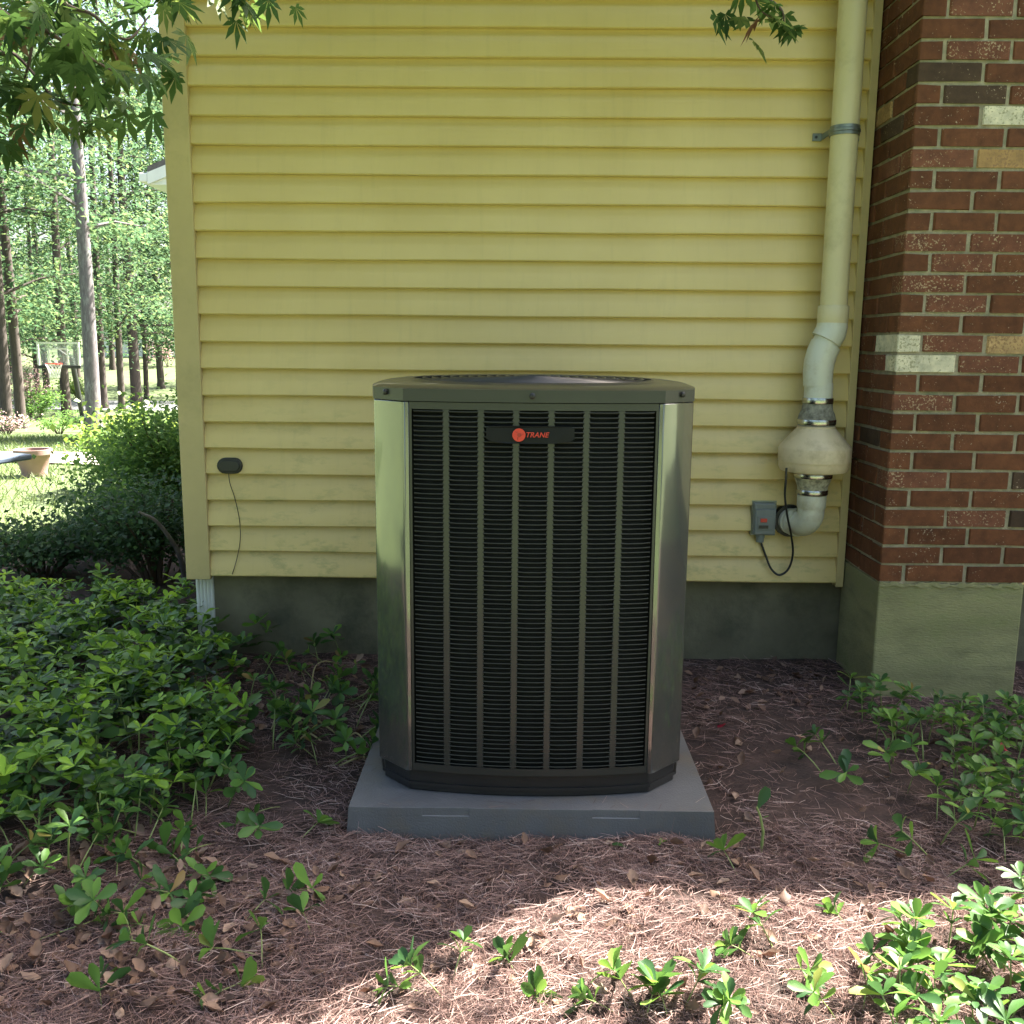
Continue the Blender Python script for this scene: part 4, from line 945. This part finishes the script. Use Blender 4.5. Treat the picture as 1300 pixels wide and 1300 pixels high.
# ------------------------------------------------------------------ shrubs left of the house
def shrub(name, c, rx, ry, h, n, m, label, size=.05, twigs=14, flat=.7, base=.0, cat_='shrub', group=None):
    c = Vector((c[0], c[1], float(tz(c[0], c[1])))); t = thing(name, c, label, cat_, group)
    mb = MB(); cl = []
    for k in range(twigs):
        an = random.uniform(0, 6.3); q = random.random()**.5; tip = Vector((rx*q*math.cos(an), ry*q*math.sin(an), h*(1-.45*q*q)*random.uniform(.72, 1.0)))
        mb.tube(cat([c+Vector((tip.x*.1, tip.y*.1, -.03)), c+Vector((tip.x*.4, tip.y*.4, tip.z*.5)), c+tip], 4), [.012, .011, .010, .009, .008, .007, .006, .005, .004][:9], 5)
        for f_ in (.45, .6, .75, .88, 1.0): cl.append((tip*f_+Vector((0, 0, .04)), .10+.05*f_))
    mb.build('branches', M_twig, t, smooth=60)
    k = n//len(cl); P2 = []
    for p, s_ in cl: P2.append(np.array(p)+rng.normal(0, 1, (k, 3))*np.array([s_*rx*1.6, s_*ry*1.6, s_*h*flat]))
    P2 = np.concatenate(P2); P2 = P2[P2[:, 2] > .02+base]
    # stay outside the house wall
    keep = ~((P2[:, 0]+c.x > XL-.06) & (P2[:, 1]+c.y > -.03)); P2 = P2[keep]; k = len(P2)
    tv, tf = DIAM; V, F_ = scatter(tv, tf, P2, rotmats(k, tilt=rng.normal(.1, .6, k)), size*rng.uniform(.6, 1.3, k))
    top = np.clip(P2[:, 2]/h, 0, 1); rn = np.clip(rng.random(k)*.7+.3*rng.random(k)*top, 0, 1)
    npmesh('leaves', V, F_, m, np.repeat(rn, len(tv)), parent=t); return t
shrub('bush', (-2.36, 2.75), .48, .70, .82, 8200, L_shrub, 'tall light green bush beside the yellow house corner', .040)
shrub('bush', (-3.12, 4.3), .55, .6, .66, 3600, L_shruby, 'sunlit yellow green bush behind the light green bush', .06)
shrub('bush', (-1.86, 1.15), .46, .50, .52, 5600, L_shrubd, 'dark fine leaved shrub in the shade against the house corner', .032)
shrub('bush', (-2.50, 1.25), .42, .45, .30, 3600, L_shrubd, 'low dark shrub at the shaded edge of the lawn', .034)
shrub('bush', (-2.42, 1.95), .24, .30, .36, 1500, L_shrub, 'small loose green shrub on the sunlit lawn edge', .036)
# arching bare branch by the corner
q = [at(236, 745, 1.0), at(228, 705, .9), at(212, 678, .8), at(196, 660, .75), at(176, 650, .7)]
g0 = Vector((q[0].x, q[0].y, 0)); br = MB().tube(cat([g0, q[0], q[1], q[2], q[3], q[4]], 5), [.016-.0004*i for i in range(26)], 7).build('bare_branch', M_barkg, smooth=60)
tag(br, 'bare greyish branch arching out of the dark shrub at the corner', 'branch')

# ------------------------------------------------------------------ woodland
def tree(px, wpx, d, h, label, group=None, m=M_bark, n_limb=17, lf=None, zlo=2.0, clump=100, lsize=.145, pos=None):
    p = at(px, 500, d-D); x, y = pos or (p.x, p.y); z0 = float(tz(x, y)); base = Vector((x, y, z0))
    r0 = wpx*d/F/2*.86; t = thing('tree', base, label, 'tree', group)
    N = 9; ph = random.uniform(0, 6); pts = []; rads = []
    for i in range(N+1):
        f_ = i/N; pts.append(base+Vector((.12*math.sin(ph+f_*4)*f_*1.5, .1*math.cos(ph+f_*3)*f_, -.1+h*f_))); rads.append(r0*(1.35 if i == 0 else 1.0)*(1-.72*f_)+.01)
    pts.insert(1, base+Vector((0, 0, .35))); rads.insert(1, r0*1.05)
    MB().tube(pts, rads, 10).build('trunk', m, t, smooth=60)
    cl = []
    for k in range(n_limb):
        f_ = (k+random.random())/n_limb; zz = zlo+(h*.95-zlo)*f_**1.15; L = random.uniform(1.6, 3.4)*(1-.45*f_); an = random.uniform(0, 6.3)
        s = base+Vector((0, 0, zz)); dv = Vector((math.cos(an), math.sin(an), random.uniform(-.08, .35)))
        e = s+dv*L; mid = s+dv*L*.5+Vector((0, 0, .15)); MB().tube([s, mid, e], [r0*.28*(1-.5*f_)+.012, r0*.16+.008, .008], 5).build('limb', m, t, smooth=60)
        for q_ in (.35, .6, .8, 1.0): cl.append((s+dv*L*q_+Vector((random.gauss(0, .3), random.gauss(0, .3), random.gauss(.05, .12))), .5+.22*q_))
    P2 = np.concatenate([np.array(c)+rng.normal(0, 1, (clump, 3))*np.array([s_*1.0, s_*1.0, s_*.42]) for c, s_ in cl])
    k = len(P2); tv, tf = DIAM
    V, F_ = scatter(tv, tf, P2-np.array(base), rotmats(k, tilt=rng.normal(-.1, .5, k)), lsize*rng.uniform(.6, 1.3, k)*(1 if d < 40 else 1.25))
    npmesh('crown', V, F_, lf or L_tree, np.repeat(rng.random(k), len(tv)), parent=t); return t
tree(6, 16, 24, 16, 'tree with thick dark trunk left of a paler brown trunk, near the planter', zlo=2.6)
tree(24, 14, 26, 16, 'tree with straight brown trunk near the blossoming pink bush', zlo=2.6)
tree(83, 13, 31.5, 16, 'dark trunked tree standing right behind the basketball hoop', zlo=2.4)
tree(117, 21, 24, 17, 'tall tree with smooth grey trunk blotched with pale lichen', m=M_barkg, zlo=4.5)
tree(131, 11, 35, 15, 'slim dark tree just behind the lichen blotched grey trunk', zlo=2.0)
tree(154, 9.5, 34, 15, 'slender slightly crooked tree between the grey trunk and the stout tree', zlo=2.0)
tree(173, 15, 38, 17, 'stout dark trunked tree growing behind the yellow green bush', zlo=2.2)
for px, wp, d, h in ((60, 9, 46, 17), (205, 10, 47, 17), (228, 9, 43, 15), (100, 8, 52, 18), (145, 8, 56, 18), (15, 9, 54, 18), (190, 8, 60, 18), (-45, 12, 36, 16), (262, 11, 40, 16), (-120, 14, 34, 15), (48, 7, 40, 12), (186, 7, 41, 12), (300, 12, 50, 17)):
    tree(px, wp, d, h, 'slender dark barked woodland tree beyond the driveway', 'woodland trees beyond the driveway', zlo=1.6, n_limb=15)
for x, y in ((-26, 12), (-34, 0), (-27, -12), (-19, -15), (-12, -13), (-6, -16), (0, -13.5), (6, -16), (12, -12), (18, -14), (22, -5)):   # unseen wood, added to block blue sky and bounce green, mirrored in the paint
    tree(100, 16, 25, 9.5, 'unseen broad leafy tree on the open side of the lawn', 'unseen trees on the open side of the lawn', zlo=1.6, n_limb=13, clump=60, lsize=.36, pos=(x, y))
# far wood: one mass
n = 22000; X = rng.uniform(-75, 30, n); Y = rng.uniform(66, 92, n); Zt = 8.5+3*hash2(X*.08, Y*.03)+2*hash2(X*.3, Y*.2)
Z = tz(X, Y)+.3+Zt*rng.random(n)**.8; cl = hash2(X*.5, Z*.7)+rng.normal(0, .35, n); ok = cl > -.45; P2 = np.stack([X, Y, Z], -1)[ok]; k = len(P2)
V, F_ = scatter(DIAM[0], DIAM[1], P2, rotmats(k), rng.uniform(.35, .7, k))
fw = npmesh('far_wood', V, F_, L_tree, np.repeat(rng.random(k), 4)); tag(fw, 'far green wood closing the view behind the lawn', 'wood', kind='stuff')

# blossoming bushes, roadside greenery
def farbush(px, d, rx, h, m, label, n=1500, size=.09, cat_='bush', group=None):
    p = at(px, 500, d-D); return shrub('bush', (p.x, p.y), rx, rx, h, n, m, label, size, 10, cat_=cat_, group=group)
farbush(38, 31, .8, 1.9, L_pink, 'pink blossoming bush left of the basketball hoop')
farbush(46, 30, .9, 1.0, L_shrub, 'rounded green bush at the foot of the pink blossoming bush', 1600)
farbush(216, 58, 1.3, 2.0, L_pink, 'pink blossoming bush in front of the far white house', 1300, .14)
farbush(98, 40, 1.1, .9, L_shruby, 'yellow green bush on the lawn beyond the driveway', 1200, .11)
farbush(72, 22, .5, .5, L_shrub, 'low green tuft at the foot of the tree behind the hoop', 700, .07)
farbush(3, 19, .45, .55, L_pink, 'low pink flowering plant by the thick dark trunk', 600, .05)
# far white house
p = at(206, 480, 62); zf = float(tz(p.x, p.y)); fh = thing('far_house', (p.x, p.y, zf), 'far white house glimpsed between trunks beyond the lawn', 'house')
MB().box(p.x-4, p.x+4, p.y, p.y+6, zf-.2, zf+2.7).build('wall', M_white, fh)
MB().add([(p.x-4.4,p.y-.4,zf+2.7),(p.x+4.4,p.y-.4,zf+2.7),(p.x+4.4,p.y+6.4,zf+2.7),(p.x-4.4,p.y+6.4,zf+2.7),(p.x-4.4,p.y+3,zf+4.6),(p.x+4.4,p.y+3,zf+4.6)], [(0,1,5,4),(2,3,4,5),(1,2,5),(3,0,4),(3,2,1,0)]).build('roof', M_roof, fh)
for dx in (-2.6, 0.2, 2.4):
    wn = MB().box(p.x+dx-.45, p.x+dx+.45, p.y-.05, p.y-.003, zf+.9, zf+2.1).build('window', M_white, fh)
    MB().box(p.x+dx-.38, p.x+dx+.38, p.y-.06, p.y-.052, zf+.97, zf+2.03).build('pane', M_black, wn)

# ------------------------------------------------------------------ basketball hoop
dH = 28.5; b0 = at(104, 553, dH-D); zg = float(tz(b0.x, b0.y))
tl, br_ = at(45.5, 432, dH-D), at(102, 467, dH-D)
hp = thing('basketball_hoop', (b0.x, b0.y, zg), 'portable basketball hoop with clear backboard on a leaning black pole', 'basketball hoop')
yb = b0.y-.55; k_ = (yb+D)/dH
def bp(px, py): return at(px, py, yb)
T0, T1, T2, T3 = bp(45.5, 432.5), bp(102, 436), bp(102, 467), bp(46, 465)
x0, x1 = T0.x, T2.x; z0, z1 = (T2.z+T3.z)/2, (T0.z+T1.z)/2
bd = MB().box(x0+.045, x1-.045, yb+.008, yb+.022, z0+.045, z1-.045).build('backboard', M_glass, hp)
for (xa, xb, za, zb_) in ((x0, x1, z1-.05, z1), (x0, x0+.05, z0+.0505, z1-.0505), (x1-.05, x1, z0+.0505, z1-.0505)):
    MB().box(xa, xb, yb, yb+.04, za, zb_).build('board_frame', M_white, hp)
MB().box(x0-.01, x1+.01, yb-.005, yb+.045, z0-.04, z0+.05).build('lower_pad', M_black, hp, bev=.01)
xc = (x0+x1)/2
mb = MB(); mb.box(xc-.29, xc+.29, yb-.003, yb+.006, z0+.50, z0+.54); mb.box(xc-.29, xc-.25, yb-.003, yb+.006, z0+.06, z0+.4995); mb.box(xc+.25, xc+.29, yb-.003, yb+.006, z0+.06, z0+.4995)
mb.build('target_square', M_white, bd)
rim = [(xc+.225*math.cos(t), yb-.30+.225*math.sin(t), z0+.10) for t in np.linspace(0, 2*math.pi, 25)]
rm = MB().tube(rim, .014, 6, False).box(xc-.06, xc+.06, yb-.09, yb-.006, z0+.06, z0+.12).build('rim', M_red, hp, smooth=60)
mb = MB()
for k in range(12):
    t = k*math.pi/6
    for s in (1, -1): mb.tube([(xc+.22*math.cos(t), yb-.30+.22*math.sin(t), z0+.09), (xc+.16*math.cos(t+s*.5), yb-.30+.16*math.sin(t+s*.5), z0-.10), (xc+.13*math.cos(t), yb-.30+.13*math.sin(t), z0-.30)], .006, 4)
mb.build('net', M_white, rm)
pt0 = Vector((xc+.22, yb+.35, z0+.25)); pbse = Vector((b0.x+.02, b0.y+.1, zg+.18))
MB().tube([pbse, pt0], .075, 10).build('pole', M_black, hp, smooth=50)
mb = MB()
for s in (-1, 1):
    mb.tube([(xc+s*.15, yb+.03, z0+.62), pt0+Vector((0, 0, -.02))], .017, 6); mb.tube([(xc+s*.15, yb+.03, z0+.15), pt0+(pbse-pt0)*.17], .017, 6)
mb.tube([pt0+(pbse-pt0)*.15, pt0+(pbse-pt0)*.55+Vector((.10, .12, 0))], .014, 6)
mb.build('brace', M_black, hp, smooth=50)
MB().prism([(b0.x-.42, b0.y-.35), (b0.x+.38, b0.y-.35), (b0.x+.30, b0.y+.55), (b0.x-.34, b0.y+.55)], zg-.02, zg+.19).build('base', M_black, hp, bev=.04)

# ------------------------------------------------------------------ planter, table
pc = gnd(44, 603, float(tz(-4.5, 5.4))); zg = float(tz(pc.x, pc.y)); S_ = (pc.y+D)/F
pl_ = thing('planter', (pc.x, pc.y, zg), 'large terracotta planter standing on the lawn by the path', 'planter')
w_ = 46*S_; h_ = 33*S_; r1 = w_/2; r0 = r1*.66
MB().lathe([(r0, -.01), (r0*1.02, .03), (r1*.90, h_*.78), (r1*.93, h_*.80), (r1, h_*.81), (r1, h_), (r1*.86, h_), (r1*.84, h_*.86)], pc.xy.to_3d()+Vector((0,0,zg)), 28).build('pot', M_terra, pl_, smooth=35)
MB().lathe([(r1*.80, h_*.80), (r1*.84, h_*.865), (r1*.4, h_*.88)], pc.xy.to_3d()+Vector((0,0,zg)), 20).build('potting_soil', M_soil, pl_)
tc_ = at(12, 590, 1.35)                              # corner of an outdoor table
tz0 = tc_.z; e1, e2, e3 = gnd(41, 576, tz0), gnd(30, 569, tz0), gnd(0, 600, tz0)
tb = thing('garden_table', (e1.x-.75, e1.y+.05, 0), 'dark blue grey garden table whose corner juts over the lawn', 'table')
C_ = Vector((e1.x, e1.y)); U_ = Vector((-.27, -.963)); W_ = Vector((-.963, .27))
cor = [C_, C_+U_*.75, C_+U_*.75+W_*1.3, C_+W_*1.3]
MB().prism([tuple(c) for c in reversed(cor)], tz0-.035, tz0).build('table_top', M_slate, tb, bev=.010)
for fu in (.08, .67):
    for fw_ in (.55, 1.2):
        p = C_+U_*fu+W_*fw_; MB().tube([(p.x, p.y, -.02), (p.x, p.y, tz0-.036)], .02, 8).build('leg', M_black, tb, smooth=50)
# lead so nothing of the helper data stays unlinked
bpy.context.view_layer.update()
